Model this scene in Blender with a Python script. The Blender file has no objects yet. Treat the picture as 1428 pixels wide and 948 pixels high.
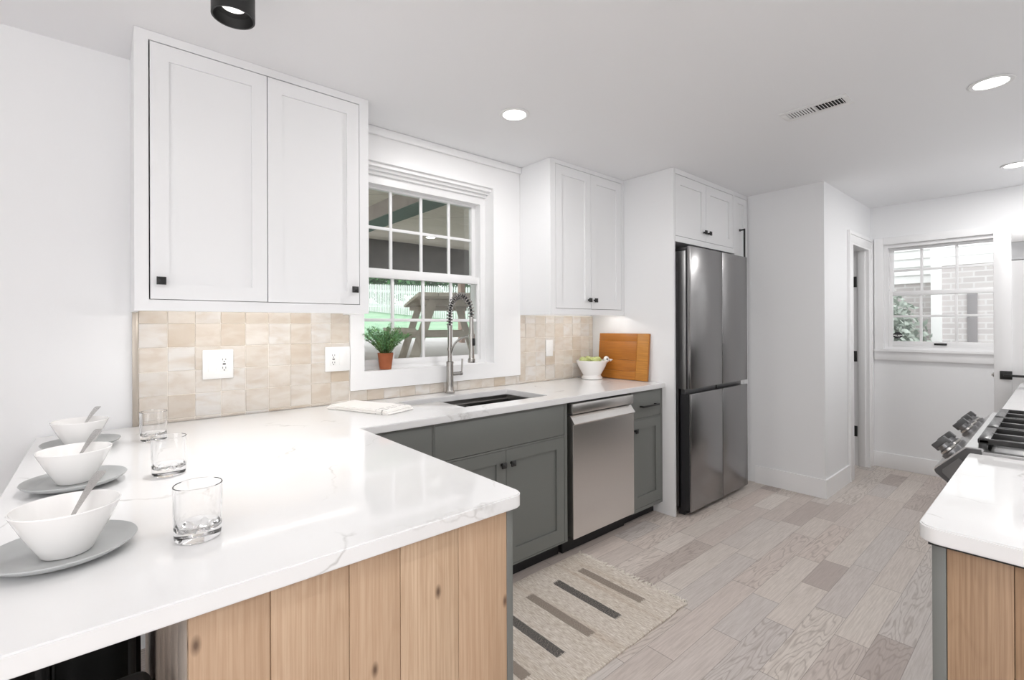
import bpy, bmesh, math, random
from mathutils import Vector, Matrix, geometry, noise

random.seed(7)
S = bpy.context.scene
COL = S.collection
PI = math.pi

# ------------------------------------------------------------------ camera
CAM_H = 1.34
yaw, pitch, roll = math.radians(40.74), math.radians(0.09), math.radians(-0.234)
fw = Vector((math.sin(yaw) * math.cos(pitch), math.cos(yaw) * math.cos(pitch), math.sin(pitch)))
r0 = Vector((math.cos(yaw), -math.sin(yaw), 0))
u0 = r0.cross(fw)
rt = r0 * math.cos(roll) + u0 * math.sin(roll)
up = -r0 * math.sin(roll) + u0 * math.cos(roll)
cam = bpy.data.cameras.new('camera')
cam.sensor_width = 36.0
cam.lens = 664.0 / 1428.0 * 36.0
cam.shift_y = -(474.0 - 452.7) / 1428.0
cam.clip_start = 0.02
cam.clip_end = 200
co = bpy.data.objects.new('camera', cam)
m = Matrix((rt, up, -fw)).transposed().to_4x4()
m.translation = (0, 0, CAM_H)
co.matrix_world = m
COL.objects.link(co)
S.camera = co

# ------------------------------------------------------------------ world, exposure
W = bpy.data.worlds.new('world')
S.world = W
W.use_nodes = True
bg = W.node_tree.nodes['Background']
bg.inputs['Color'].default_value = (0.985, 0.99, 1.0, 1)
bg.inputs['Strength'].default_value = 2.3
S.view_settings.view_transform = 'Standard'
S.view_settings.look = 'None'
S.view_settings.gamma = 1
S.view_settings.use_curve_mapping = False
S.view_settings.exposure = 0.05
S.cycles.use_denoising = True
S.cycles.max_bounces = 14
S.cycles.diffuse_bounces = 8
S.cycles.transmission_bounces = 14
S.cycles.transparent_max_bounces = 16
S.cycles.sample_clamp_indirect = 6.0

CEIL = 2.44
DOWN_W = 7.0        # ceiling downlights
# ceiling downlights that stay outside the picture: lamps only
def lamp(name, loc, power, size=0.13, parent=None, color=(1, 0.985, 0.97), shape='DISK', size_y=None, rot=None, spread=None):
    l = bpy.data.lights.new(name, 'AREA')
    l.shape = shape
    l.size = size
    if size_y: l.size_y = size_y
    l.energy = power
    l.color = color
    if spread: l.spread = math.radians(spread)
    o = bpy.data.objects.new(name, l)
    o.location = loc
    if rot: o.rotation_euler = rot
    COL.objects.link(o)
    if parent: o.parent = parent
    return o
for x, y, k in ((0.5, 0.25, .8), (1.75, 0.35, .8), (4.9, -0.2, .8)):  # last lamp has no known fixture: added to brighten the far end
    lamp('downlight_lamp', (x, y, 2.432), DOWN_W * k)

# unseen fill lamp added behind the camera, aimed up to brighten the ceiling
lamp('ceiling_fill_lamp', (-1.3, -1.2, 1.75), 54.0, 0.45, rot=(PI, 0, 0))

# ------------------------------------------------------------------ materials
def new_mat(name):
    mt = bpy.data.materials.new(name)
    mt.use_nodes = True
    nt = mt.node_tree
    return mt, nt, nt.nodes['Principled BSDF']
def lin(c):
    if isinstance(c, str):
        c = c.lstrip('#')
        c = [int(c[i:i + 2], 16) / 255 for i in (0, 2, 4)]
        c = [v / 12.92 if v <= 0.04045 else ((v + 0.055) / 1.055) ** 2.4 for v in c]
    return (c[0], c[1], c[2], 1)
class G:
    """small node helper"""
    def __init__(s, nt): s.nt = nt
    def n(s, t, **kw):
        nd = s.nt.nodes.new(t)
        for k, v in kw.items():
            setattr(nd, k, v)
        return nd
    def l(s, a, b): s.nt.links.new(a, b)
    def val(s, sock, v):
        if hasattr(v, 'is_output'): s.l(v, sock)
        else: sock.default_value = v
    def math(s, op, a, b=None, c=None):
        nd = s.n('ShaderNodeMath', operation=op)
        s.val(nd.inputs[0], a)
        if b is not None: s.val(nd.inputs[1], b)
        if c is not None: s.val(nd.inputs[2], c)
        return nd.outputs[0]
    def mix(s, f, a, b, mode='MIX'):
        nd = s.n('ShaderNodeMix', data_type='RGBA', blend_type=mode)
        s.val(nd.inputs[0], f); s.val(nd.inputs[6], a); s.val(nd.inputs[7], b)
        return nd.outputs[2]
    def ramp(s, f, stops):
        nd = s.n('ShaderNodeValToRGB')
        e = nd.color_ramp.elements
        while len(e) < len(stops): e.new(0.5)
        for k, (p, c) in enumerate(stops):
            e[k].position = p; e[k].color = c if len(c) == 4 else (*c, 1)
        s.l(f, nd.inputs[0])
        return nd.outputs[0]
    def obj(s):
        return s.n('ShaderNodeTexCoord').outputs['Object']
    def mapping(s, v, scale=(1, 1, 1), loc=(0, 0, 0), rot=(0, 0, 0)):
        nd = s.n('ShaderNodeMapping')
        s.l(v, nd.inputs[0]); nd.inputs['Scale'].default_value = scale
        nd.inputs['Location'].default_value = loc; nd.inputs['Rotation'].default_value = rot
        return nd.outputs[0]
    def noise(s, v, scale=5, detail=3, rough=0.5, dist=0.0):
        nd = s.n('ShaderNodeTexNoise')
        s.l(v, nd.inputs['Vector']); nd.inputs['Scale'].default_value = scale
        nd.inputs['Detail'].default_value = detail; nd.inputs['Roughness'].default_value = rough
        nd.inputs['Distortion'].default_value = dist
        return nd.outputs['Fac']
    def sep(s, v):
        nd = s.n('ShaderNodeSeparateXYZ'); s.l(v, nd.inputs[0]); return nd.outputs
    def comb(s, x, y, z):
        nd = s.n('ShaderNodeCombineXYZ')
        for k, v in enumerate((x, y, z)): s.val(nd.inputs[k], v)
        return nd.outputs[0]
    def bump(s, h, strength=0.3, dist=0.01):
        nd = s.n('ShaderNodeBump'); nd.inputs['Strength'].default_value = strength
        nd.inputs['Distance'].default_value = dist; s.l(h, nd.inputs['Height']); return nd.outputs[0]

def simple(name, col, rough=0.5, metal=0.0, spec=0.5, bump=None, var=None, coat=0.0):
    mt, nt, b = new_mat(name)
    b.inputs['Base Color'].default_value = lin(col)
    b.inputs['Roughness'].default_value = rough
    b.inputs['Metallic'].default_value = metal
    b.inputs['Specular IOR Level'].default_value = spec
    b.inputs['Coat Weight'].default_value = coat
    g = G(nt)
    if bump:
        g.l(g.bump(g.noise(g.obj(), bump[0], 4), bump[1], bump[2]), b.inputs['Normal'])
    if var:
        f = g.noise(g.obj(), var[0], 4)
        g.l(g.ramp(f, [(0.3, lin(var[1])), (0.7, lin(col))]), b.inputs['Base Color'])
    return mt
def emit(name, col, strength):
    mt, nt, b = new_mat(name)
    b.inputs['Base Color'].default_value = lin(col)
    b.inputs['Emission Color'].default_value = lin(col)
    b.inputs['Emission Strength'].default_value = strength
    return mt

M = {}
M['wall'] = simple('wall_paint', (0.84, 0.845, 0.855), 0.6, bump=(180, 0.05, 0.002))
M['ceiling'] = simple('ceiling_paint', (0.84, 0.845, 0.86), 0.8)
M['trim'] = simple('trim_paint', (0.88, 0.88, 0.885), 0.35)
M['cab'] = simple('white_cabinet_paint', (0.83, 0.835, 0.845), 0.38)
M['cabin'] = simple('cabinet_interior', (0.25, 0.25, 0.25), 0.7)
M['gray'] = simple('gray_cabinet_paint', '#70726f', 0.42, bump=(300, 0.04, 0.001))
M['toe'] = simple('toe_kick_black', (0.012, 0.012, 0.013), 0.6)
M['black'] = simple('black_metal', (0.012, 0.012, 0.012), 0.42, 0.0)
M['blackplastic'] = simple('black_plastic', (0.02, 0.02, 0.022), 0.35)
M['vinyl'] = simple('white_vinyl', (0.84, 0.84, 0.845), 0.35)
M['plate_w'] = simple('white_plastic', (0.86, 0.86, 0.85), 0.3)
M['slot'] = simple('slot_dark', (0.03, 0.03, 0.03), 0.5)
M['ceramic'] = simple('white_ceramic', (0.86, 0.85, 0.84), 0.16, coat=0.3)
M['stone'] = simple('gray_stoneware', '#b4b6b6', 0.42, var=(6, '#adafaf'))
M['spoon'] = simple('spoon_metal', (0.78, 0.77, 0.76), 0.22, 1.0)
M['nickel'] = simple('brushed_nickel', (0.42, 0.405, 0.385), 0.24, 1.0)
M['chromedark'] = simple('spring_steel', (0.40, 0.385, 0.37), 0.2, 1.0)
M['terracotta'] = simple('terracotta', '#a8623f', 0.75, var=(14, '#96512f'), bump=(60, 0.2, 0.002))
M['soil'] = simple('soil', (0.03, 0.02, 0.015), 0.95, bump=(80, 0.8, 0.005))
M['leaf'] = simple('needle_leaf', '#7fae6c', 0.5, var=(25, '#4a7d55'))
M['stem'] = simple('stem', '#5d6b3a', 0.7)
M['apple'] = simple('green_apple', '#a9b86a', 0.3, var=(9, '#c8cf92'))
M['iron'] = simple('cast_iron', (0.03, 0.03, 0.03), 0.24, bump=(220, 0.15, 0.001))
M['knobmetal'] = simple('range_knob_metal', (0.20, 0.20, 0.205), 0.32, 0.9)
M['fabricblack'] = simple('black_upholstery', (0.012, 0.012, 0.012), 0.85, bump=(400, 0.3, 0.001))
M['fringe'] = simple('fringe_cotton', '#ddd6cc', 0.95)
M['grout'] = simple('grout', '#e8e2d9', 0.9)
M['metaltrim'] = simple('tile_edge_trim', '#b7aea3', 0.35, 0.6)
M['ledglow'] = emit('led_strip_glow', (1, 0.97, 0.93), 20)
M['lens'] = emit('downlight_lens', (1, 0.985, 0.96), 12)
M['spotlens'] = emit('spot_lens', (1, 0.98, 0.95), 1.2)
M['vent'] = simple('vent_enamel', (0.78, 0.78, 0.78), 0.4)
M['ventdark'] = simple('vent_cavity', (0.015, 0.015, 0.016), 0.8)
M['patio'] = simple('patio_concrete', '#e4e2e2', 0.9, var=(3, '#dad7d7'))
M['oldwood'] = simple('weathered_wood', '#cdc4b8', 0.8, var=(12, '#bbb2a5'))
M['porchbeam'] = simple('porch_beam_stain', '#6f6b68', 0.8, var=(6, '#5e5b59'))
M['beamface'] = simple('beam_wood', '#a79d97', 0.8, var=(9, '#92888200'[:7]))
M['beamgreen'] = simple('beam_green_paint', '#33584c', 0.7)
M['postpaint'] = simple('post_paint', '#9fb0b2', 0.6)
M['fence'] = simple('fence_white', (0.74, 0.76, 0.76), 0.6)
M['siding_w'] = simple('white_siding', (0.9, 0.9, 0.9), 0.5)
M['bushl'] = simple('bush_leaf', '#bcc4bb', 0.6, var=(8, '#9ca79e'))
M['treel'] = simple('tree_leaf', '#588f4c', 0.6, var=(3, '#2c5c40'))
M['darkroom'] = simple('hall_shade_tone', (0.08, 0.08, 0.085), 0.8)  # the hall's lack of light put into the colour as near-black

def glass_pane_mat():
    mt, nt, b = new_mat('window_glass')
    g = G(nt)
    nt.nodes.remove(b)
    out = [n for n in nt.nodes if n.type == 'OUTPUT_MATERIAL'][0]
    t = g.n('ShaderNodeBsdfTransparent'); t.inputs[0].default_value = (0.955, 0.97, 0.965, 1)
    gl = g.n('ShaderNodeBsdfGlossy'); gl.inputs['Roughness'].default_value = 0.01
    fr = g.n('ShaderNodeFresnel'); fr.inputs['IOR'].default_value = 1.5
    mx = g.n('ShaderNodeMixShader')
    g.l(g.math('MULTIPLY', fr.outputs[0], 1.2), mx.inputs[0]); g.l(t.outputs[0], mx.inputs[1]); g.l(gl.outputs[0], mx.inputs[2])
    g.l(mx.outputs[0], out.inputs[0])
    return mt
M['pane'] = glass_pane_mat()
def tumbler_mat():
    mt, nt, b = new_mat('drinking_glass')
    b.inputs['Base Color'].default_value = (1, 1, 1, 1)
    b.inputs['Roughness'].default_value = 0.0
    b.inputs['IOR'].default_value = 1.48
    b.inputs['Transmission Weight'].default_value = 1.0
    return mt
M['glass'] = tumbler_mat()

def steel(name, col, rough, aniso_scale=(2, 2, 400)):
    mt, nt, b = new_mat(name)
    g = G(nt)
    b.inputs['Base Color'].default_value = lin(col)
    b.inputs['Metallic'].default_value = 1.0
    f = g.noise(g.mapping(g.obj(), aniso_scale), 1.0, 4)
    g.l(g.math('MULTIPLY_ADD', f, 0.010, rough - 0.005), b.inputs['Roughness'])
    return mt
M['fridge'] = steel('dark_stainless', (0.31, 0.305, 0.305), 0.24, (300, 300, 2))
M['fridgeside'] = steel('fridge_side_gray', (0.40, 0.40, 0.40), 0.35)
M['stainless'] = steel('stainless', (0.74, 0.72, 0.70), 0.27, (300, 300, 2))
M['range'] = steel('range_steel', (0.58, 0.58, 0.58), 0.25, (2, 300, 300))
M['rangeside'] = simple('range_side_gray', (0.09, 0.09, 0.092), 0.4, 0.3)
M['sinksteel'] = steel('sink_steel', (0.34, 0.33, 0.32), 0.28)

def quartz():
    mt, nt, b = new_mat('quartz')
    g = G(nt)
    p = g.obj()
    warp = g.n('ShaderNodeTexNoise'); g.l(p, warp.inputs['Vector']); warp.inputs['Scale'].default_value = 2.6; warp.inputs['Detail'].default_value = 5
    vm = g.n('ShaderNodeVectorMath', operation='MULTIPLY_ADD')
    g.l(warp.outputs['Color'], vm.inputs[0]); vm.inputs[1].default_value = (0.5, 0.5, 0.5); g.l(p, vm.inputs[2])
    w = g.n('ShaderNodeTexVoronoi', feature='DISTANCE_TO_EDGE'); g.l(vm.outputs[0], w.inputs['Vector']); w.inputs['Scale'].default_value = 2.1
    line = g.math('SUBTRACT', 1.0, g.math('MINIMUM', g.math('DIVIDE', w.outputs['Distance'], 0.012), 1.0))
    mask = g.ramp(g.noise(p, 4.5, 2), [(0.5, (0, 0, 0)), (0.66, (1, 1, 1))])
    fine = g.ramp(g.noise(p, 40, 2), [(0.35, (0.3, 0.3, 0.3)), (0.6, (1, 1, 1))])
    f = g.math('MULTIPLY', g.math('MULTIPLY', line, mask), g.math('MULTIPLY', fine, 0.6))
    cloud = g.ramp(g.noise(p, 2.2, 3), [(0.3, (0.775, 0.775, 0.78, 1)), (0.7, (0.81, 0.81, 0.81, 1))])
    g.l(g.mix(f, cloud, (0.36, 0.35, 0.33, 1)), b.inputs['Base Color'])
    b.inputs['Roughness'].default_value = 0.07
    b.inputs['Specular IOR Level'].default_value = 0.5
    return mt
M['quartz'] = quartz()

def floor_mat():
    mt, nt, b = new_mat('oak_plank_floor')
    g = G(nt)
    x, y, z = g.sep(g.obj())
    wd, ln = 0.1225, 1.25
    yy = g.math('DIVIDE', g.math('SUBTRACT', y, 0.41), wd)
    row = g.math('FLOOR', yy)
    wn = g.n('ShaderNodeTexWhiteNoise', noise_dimensions='1D'); g.l(row, wn.inputs['W'])
    xx = g.math('ADD', g.math('DIVIDE', x, ln), g.math('MULTIPLY', wn.outputs['Value'], 7.3))
    colm = g.math('FLOOR', xx)
    # split some planks again so lengths differ
    wl = g.n('ShaderNodeTexWhiteNoise', noise_dimensions='2D'); g.l(g.comb(row, colm, 0), wl.inputs['Vector'])
    fx = g.math('FRACT', xx)
    cut = g.math('MULTIPLY_ADD', wl.outputs['Value'], 0.5, 0.28)
    half = g.math('GREATER_THAN', fx, cut)
    pid = g.math('MULTIPLY_ADD', half, 0.37, colm)
    w2 = g.n('ShaderNodeTexWhiteNoise', noise_dimensions='2D'); g.l(g.comb(row, pid, 0), w2.inputs['Vector'])
    r1, r2, r3 = g.sep(w2.outputs['Color'])
    # grain coordinates, shifted per plank
    gx = g.math('MULTIPLY_ADD', r2, 31.0, g.math('MULTIPLY', x, 1.0))
    gy = g.math('MULTIPLY_ADD', r3, 17.0, y)
    warp = g.noise(g.comb(g.math('MULTIPLY', gx, 1.5), g.math('MULTIPLY', gy, 10.0), 0), 1.0, 3, 0.4)
    rings = g.math('FRACT', g.math('MULTIPLY', warp, 19.0))
    tri = g.math('ABSOLUTE', g.math('SUBTRACT', rings, 0.5))
    ringl = g.ramp(tri, [(0.0, (1, 1, 1)), (0.22, (0, 0, 0))])
    figured = g.math('MULTIPLY', ringl, g.math('MULTIPLY_ADD', g.math('GREATER_THAN', r2, 0.52), 0.42, 0.10))
    grain = g.noise(g.comb(g.math('MULTIPLY', gx, 6.0), g.math('MULTIPLY', gy, 160.0), 0), 1.0, 4, 0.6)
    base = g.ramp(r1, [(0.0, lin('#b3a7a1')), (0.2, lin('#c9beb7')), (0.45, lin('#d5ccc4')), (0.7, lin('#c8c1bd')), (0.85, lin('#cfc2ba')), (1.0, lin('#dad2cb'))])
    c1 = g.mix(figured, base, lin('#8c7f76'))
    c2 = g.mix(g.math('MULTIPLY', g.ramp(grain, [(0.35, (1, 1, 1)), (0.6, (0, 0, 0))]), 0.33), c1, lin('#8f837b'))
    # gaps
    fy = g.math('FRACT', yy)
    ey = g.math('MINIMUM', fy, g.math('SUBTRACT', 1.0, fy))
    gapy = g.math('LESS_THAN', ey, 0.009)
    ex = g.math('MINIMUM', g.math('MINIMUM', fx, g.math('SUBTRACT', 1.0, fx)), g.math('ABSOLUTE', g.math('SUBTRACT', fx, cut)))
    gapx = g.math('LESS_THAN', ex, 0.0016)
    gap = g.math('MAXIMUM', gapy, gapx)
    c3 = g.mix(g.math('MULTIPLY', gap, 0.5), c2, lin('#5a504a'))
    g.l(c3, b.inputs['Base Color'])
    b.inputs['Roughness'].default_value = 0.42
    h = g.math('SUBTRACT', g.math('MULTIPLY', grain, 0.2), g.math('MULTIPLY', gap, 1.0))
    g.l(g.bump(h, 0.12, 0.003), b.inputs['Normal'])
    return mt
M['floor'] = floor_mat()

def board_mat(name, tones, grain_col, axis='Z', knots=True, rough=0.55, gstr=0.5):
    """timber boards; grain runs along the axis, tone differs per board (mesh island)"""
    mt, nt, b = new_mat(name)
    g = G(nt)
    p = g.obj()
    geo = g.n('ShaderNodeNewGeometry')
    ri = geo.outputs['Random Per Island']
    x, y, z = g.sep(p)
    off = g.math('MULTIPLY', ri, 23.0)
    sl, sa = 4.0, 230.0
    if axis == 'Z': v = g.comb(g.math('ADD', g.math('MULTIPLY', x, sa), off), g.math('MULTIPLY', y, sa), g.math('MULTIPLY', z, sl)); lo = g.comb(g.math('ADD', g.math('MULTIPLY', x, 9), off), g.math('MULTIPLY', y, 9), g.math('MULTIPLY', z, 1.6))
    elif axis == 'Y': v = g.comb(g.math('ADD', g.math('MULTIPLY', x, sa), off), g.math('MULTIPLY', y, sl), g.math('MULTIPLY', z, sa)); lo = g.comb(g.math('ADD', g.math('MULTIPLY', x, 9), off), g.math('MULTIPLY', y, 1.6), g.math('MULTIPLY', z, 9))
    else: v = g.comb(g.math('ADD', g.math('MULTIPLY', x, sl), off), g.math('MULTIPLY', y, sa), g.math('MULTIPLY', z, sa)); lo = g.comb(g.math('ADD', g.math('MULTIPLY', x, 1.6), off), g.math('MULTIPLY', y, 9), g.math('MULTIPLY', z, 9))
    gr = g.noise(v, 1.0, 5, 0.6)
    big = g.noise(lo, 1.0, 2, 0.5)
    rings = g.math('ABSOLUTE', g.math('SUBTRACT', g.math('FRACT', g.math('MULTIPLY', big, 9.0)), 0.5))
    base = g.ramp(ri, [(k / max(1, len(tones) - 1), lin(t)) for k, t in enumerate(tones)])
    c = g.mix(g.math('MULTIPLY', g.ramp(gr, [(0.38, (1, 1, 1)), (0.62, (0, 0, 0))]), gstr), base, lin(grain_col))
    c = g.mix(g.math('MULTIPLY', g.ramp(rings, [(0.0, (1, 1, 1)), (0.2, (0, 0, 0))]), gstr * 0.3), c, lin(grain_col))
    if knots:
        vo = g.n('ShaderNodeTexVoronoi', feature='F1', voronoi_dimensions='2D'); g.l(g.comb(g.math('MULTIPLY_ADD', g.math('ADD', x, y), 6.2, 0.35), g.math('MULTIPLY_ADD', z, 3.0, 0.55), 0.0), vo.inputs['Vector']); vo.inputs['Randomness'].default_value = 1.0; vo.inputs['Scale'].default_value = 1.0
        cr, cg, cb = g.sep(vo.outputs['Color'])
        sel = g.math('GREATER_THAN', cr, 0.5)
        kn = g.math('MULTIPLY', g.ramp(vo.outputs['Distance'], [(0.012, (1, 1, 1)), (0.055, (0, 0, 0))]), sel)
        c = g.mix(g.math('MULTIPLY', kn, 0.85), c, lin('#4a3220'))
    g.l(c, b.inputs['Base Color'])
    b.inputs['Roughness'].default_value = rough
    g.l(g.bump(gr, 0.1, 0.002), b.inputs['Normal'])
    return mt
M['oak'] = board_mat('oak_end_panel', ['#c8ad92', '#bb9e83', '#cdb499', '#c2a588'], '#a08063')
M['oakdark'] = board_mat('brown_oak_panel', ['#a5876b', '#97795d', '#ad9074'], '#7a5d45')
M['graywood'] = board_mat('pale_gray_boards', ['#c2b4a8', '#b5a699', '#cbbfb4'], '#8e7f72', knots=False)
M['acacia'] = board_mat('acacia_board', ['#c58433', '#b06d22', '#cc9140'], '#8a4f18', axis='Y', knots=False, rough=0.4)
M['porchceil'] = board_mat('porch_ceiling_boards', ['#e6e1d6', '#dcd7ca', '#ece8de'], '#b8b1a2', axis='X', knots=True, rough=0.8)

def tile_mat():
    mt, nt, b = new_mat('handmade_tile')
    g = G(nt)
    p = g.obj()
    geo = g.n('ShaderNodeNewGeometry')
    ri = geo.outputs['Random Per Island']
    base = g.ramp(ri, [(0.0, lin('#c8bbab')), (0.2, lin('#d8d0c6')), (0.4, lin('#d8d5d1')), (0.6, lin('#cec5b9')), (0.8, lin('#dcd8d3')), (1.0, lin('#c4b6a4'))])
    x, y, z = g.sep(p)
    v = g.comb(g.math('ADD', g.math('MULTIPLY', x, 9.0), g.math('MULTIPLY', ri, 40)), y, g.math('MULTIPLY', z, 22.0))
    n1 = g.noise(v, 1.0, 4, 0.55, 0.6)
    c = g.mix(g.math('MULTIPLY', g.ramp(n1, [(0.42, (0, 0, 0)), (0.68, (1, 1, 1))]), 0.55), base, lin('#bfae9b'))
    n2 = g.noise(v, 0.7, 2)
    c = g.mix(g.math('MULTIPLY', g.ramp(n2, [(0.5, (0, 0, 0)), (0.7, (1, 1, 1))]), 0.5), c, lin('#dedad3'))
    g.l(c, b.inputs['Base Color'])
    b.inputs['Roughness'].default_value = 0.2
    g.l(g.bump(g.noise(p, 28, 2), 0.25, 0.004), b.inputs['Normal'])
    return mt
M['tile'] = tile_mat()

def rug_mat():
    mt, nt, b = new_mat('woven_rug')
    g = G(nt)
    p = g.obj()
    x, y, z = g.sep(p)
    fibre = g.noise(g.comb(g.math('MULTIPLY', x, 260), g.math('MULTIPLY', y, 30), 0), 1.0, 4, 0.65)
    band = g.noise(g.comb(g.math('MULTIPLY', x, 17), g.math('MULTIPLY', y, 0.8), 0), 1.0, 3, 0.6)
    c = g.ramp(band, [(0.3, lin('#cdbfb1')), (0.45, lin('#dcd4c9')), (0.6, lin('#e2dbd2')), (0.75, lin('#d2c4b8'))])
    c = g.mix(g.math('MULTIPLY', g.ramp(fibre, [(0.4, (1, 1, 1)), (0.6, (0, 0, 0))]), 0.6), c, lin('#9a8775'))
    # stripes: centres at x = k*0.19 offset, alternating dark and mid
    t = g.math('DIVIDE', g.math('SUBTRACT', x, 1.0), 0.19)
    fr = g.math('FRACT', t)
    jit = g.math('MULTIPLY', g.math('SUBTRACT', g.noise(g.mapping(p, (60, 400, 1)), 1.0, 2), 0.5), 0.06)
    instr = g.math('LESS_THAN', g.math('ABSOLUTE', g.math('SUBTRACT', g.math('ADD', fr, jit), 0.0 + 0.0)), 0.26)
    yj = g.math('ADD', y, g.math('MULTIPLY', g.math('SUBTRACT', g.noise(g.mapping(p, (250, 3, 1)), 1.0, 1), 0.5), 0.05))
    iny = g.math('MULTIPLY', g.math('GREATER_THAN', yj, 1.335), g.math('LESS_THAN', yj, 1.73))
    f = g.math('MULTIPLY', instr, iny)
    odd = g.math('FRACT', g.math('MULTIPLY', g.math('FLOOR', t), 0.5))
    dark = g.mix(g.math('GREATER_THAN', odd, 0.25), lin('#3b3a3c'), lin('#85796f'))
    weave = g.noise(g.mapping(p, (400, 230, 1)), 1.0, 2)
    dark = g.mix(g.ramp(weave, [(0.45, (0, 0, 0)), (0.62, (0.55, 0.55, 0.55))]), dark, lin('#c4bbb0'))
    c = g.mix(f, c, dark)
    g.l(c, b.inputs['Base Color'])
    b.inputs['Roughness'].default_value = 0.95
    b.inputs['Specular IOR Level'].default_value = 0.1
    g.l(g.bump(fibre, 0.6, 0.004), b.inputs['Normal'])
    return mt
M['rug'] = rug_mat()

def towel_mat():
    mt, nt, b = new_mat('towel_cotton')
    g = G(nt)
    p = g.obj()
    x, y, z = g.sep(p)
    s1 = g.math('LESS_THAN', g.math('ABSOLUTE', g.math('SUBTRACT', x, 0.155)), 0.003)
    s2 = g.math('LESS_THAN', g.math('ABSOLUTE', g.math('SUBTRACT', x, 0.118)), 0.002)
    tick = g.math('MULTIPLY', g.math('LESS_THAN', g.math('ABSOLUTE', g.math('SUBTRACT', x, 0.137)), 0.02), g.math('LESS_THAN', g.math('FRACT', g.math('MULTIPLY', y, 38.0)), 0.16))
    brk = g.ramp(g.noise(p, 70, 2), [(0.42, (0, 0, 0)), (0.5, (1, 1, 1))])
    f = g.math('MULTIPLY', g.math('MAXIMUM', g.math('MAXIMUM', s1, s2), tick), brk)
    g.l(g.mix(g.math('MULTIPLY', f, 0.75), lin('#f5f3f0'), lin('#5d5a57')), b.inputs['Base Color'])
    b.inputs['Roughness'].default_value = 0.95
    g.l(g.bump(g.noise(p, 350, 2), 0.3, 0.001), b.inputs['Normal'])
    return mt
M['towel'] = towel_mat()

def brick_mat():
    mt, nt, b = new_mat('neighbour_brick')
    g = G(nt)
    br = g.n('ShaderNodeTexBrick')
    x, y, z = g.sep(g.obj())
    g.l(g.comb(y, z, 0), br.inputs['Vector'])
    br.inputs['Color1'].default_value = lin('#cfc9c8'); br.inputs['Color2'].default_value = lin('#c3bdbd')
    br.inputs['Mortar'].default_value = lin('#d9d6d6'); br.inputs['Scale'].default_value = 1.0
    br.inputs['Brick Width'].default_value = 0.22; br.inputs['Row Height'].default_value = 0.075; br.inputs['Mortar Size'].default_value = 0.01
    g.l(br.outputs['Color'], b.inputs['Base Color'])
    b.inputs['Roughness'].default_value = 0.9
    return mt
M['brick'] = brick_mat()
def lawn_mat():
    mt, nt, b = new_mat('lawn_grass')
    g = G(nt)
    f = g.noise(g.obj(), 2.0, 6, 0.6)
    g.l(g.ramp(f, [(0.3, lin('#83aa8b')), (0.7, lin('#a3c3a4'))]), b.inputs['Base Color'])
    b.inputs['Roughness'].default_value = 0.95
    return mt
M['lawn'] = lawn_mat()

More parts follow.
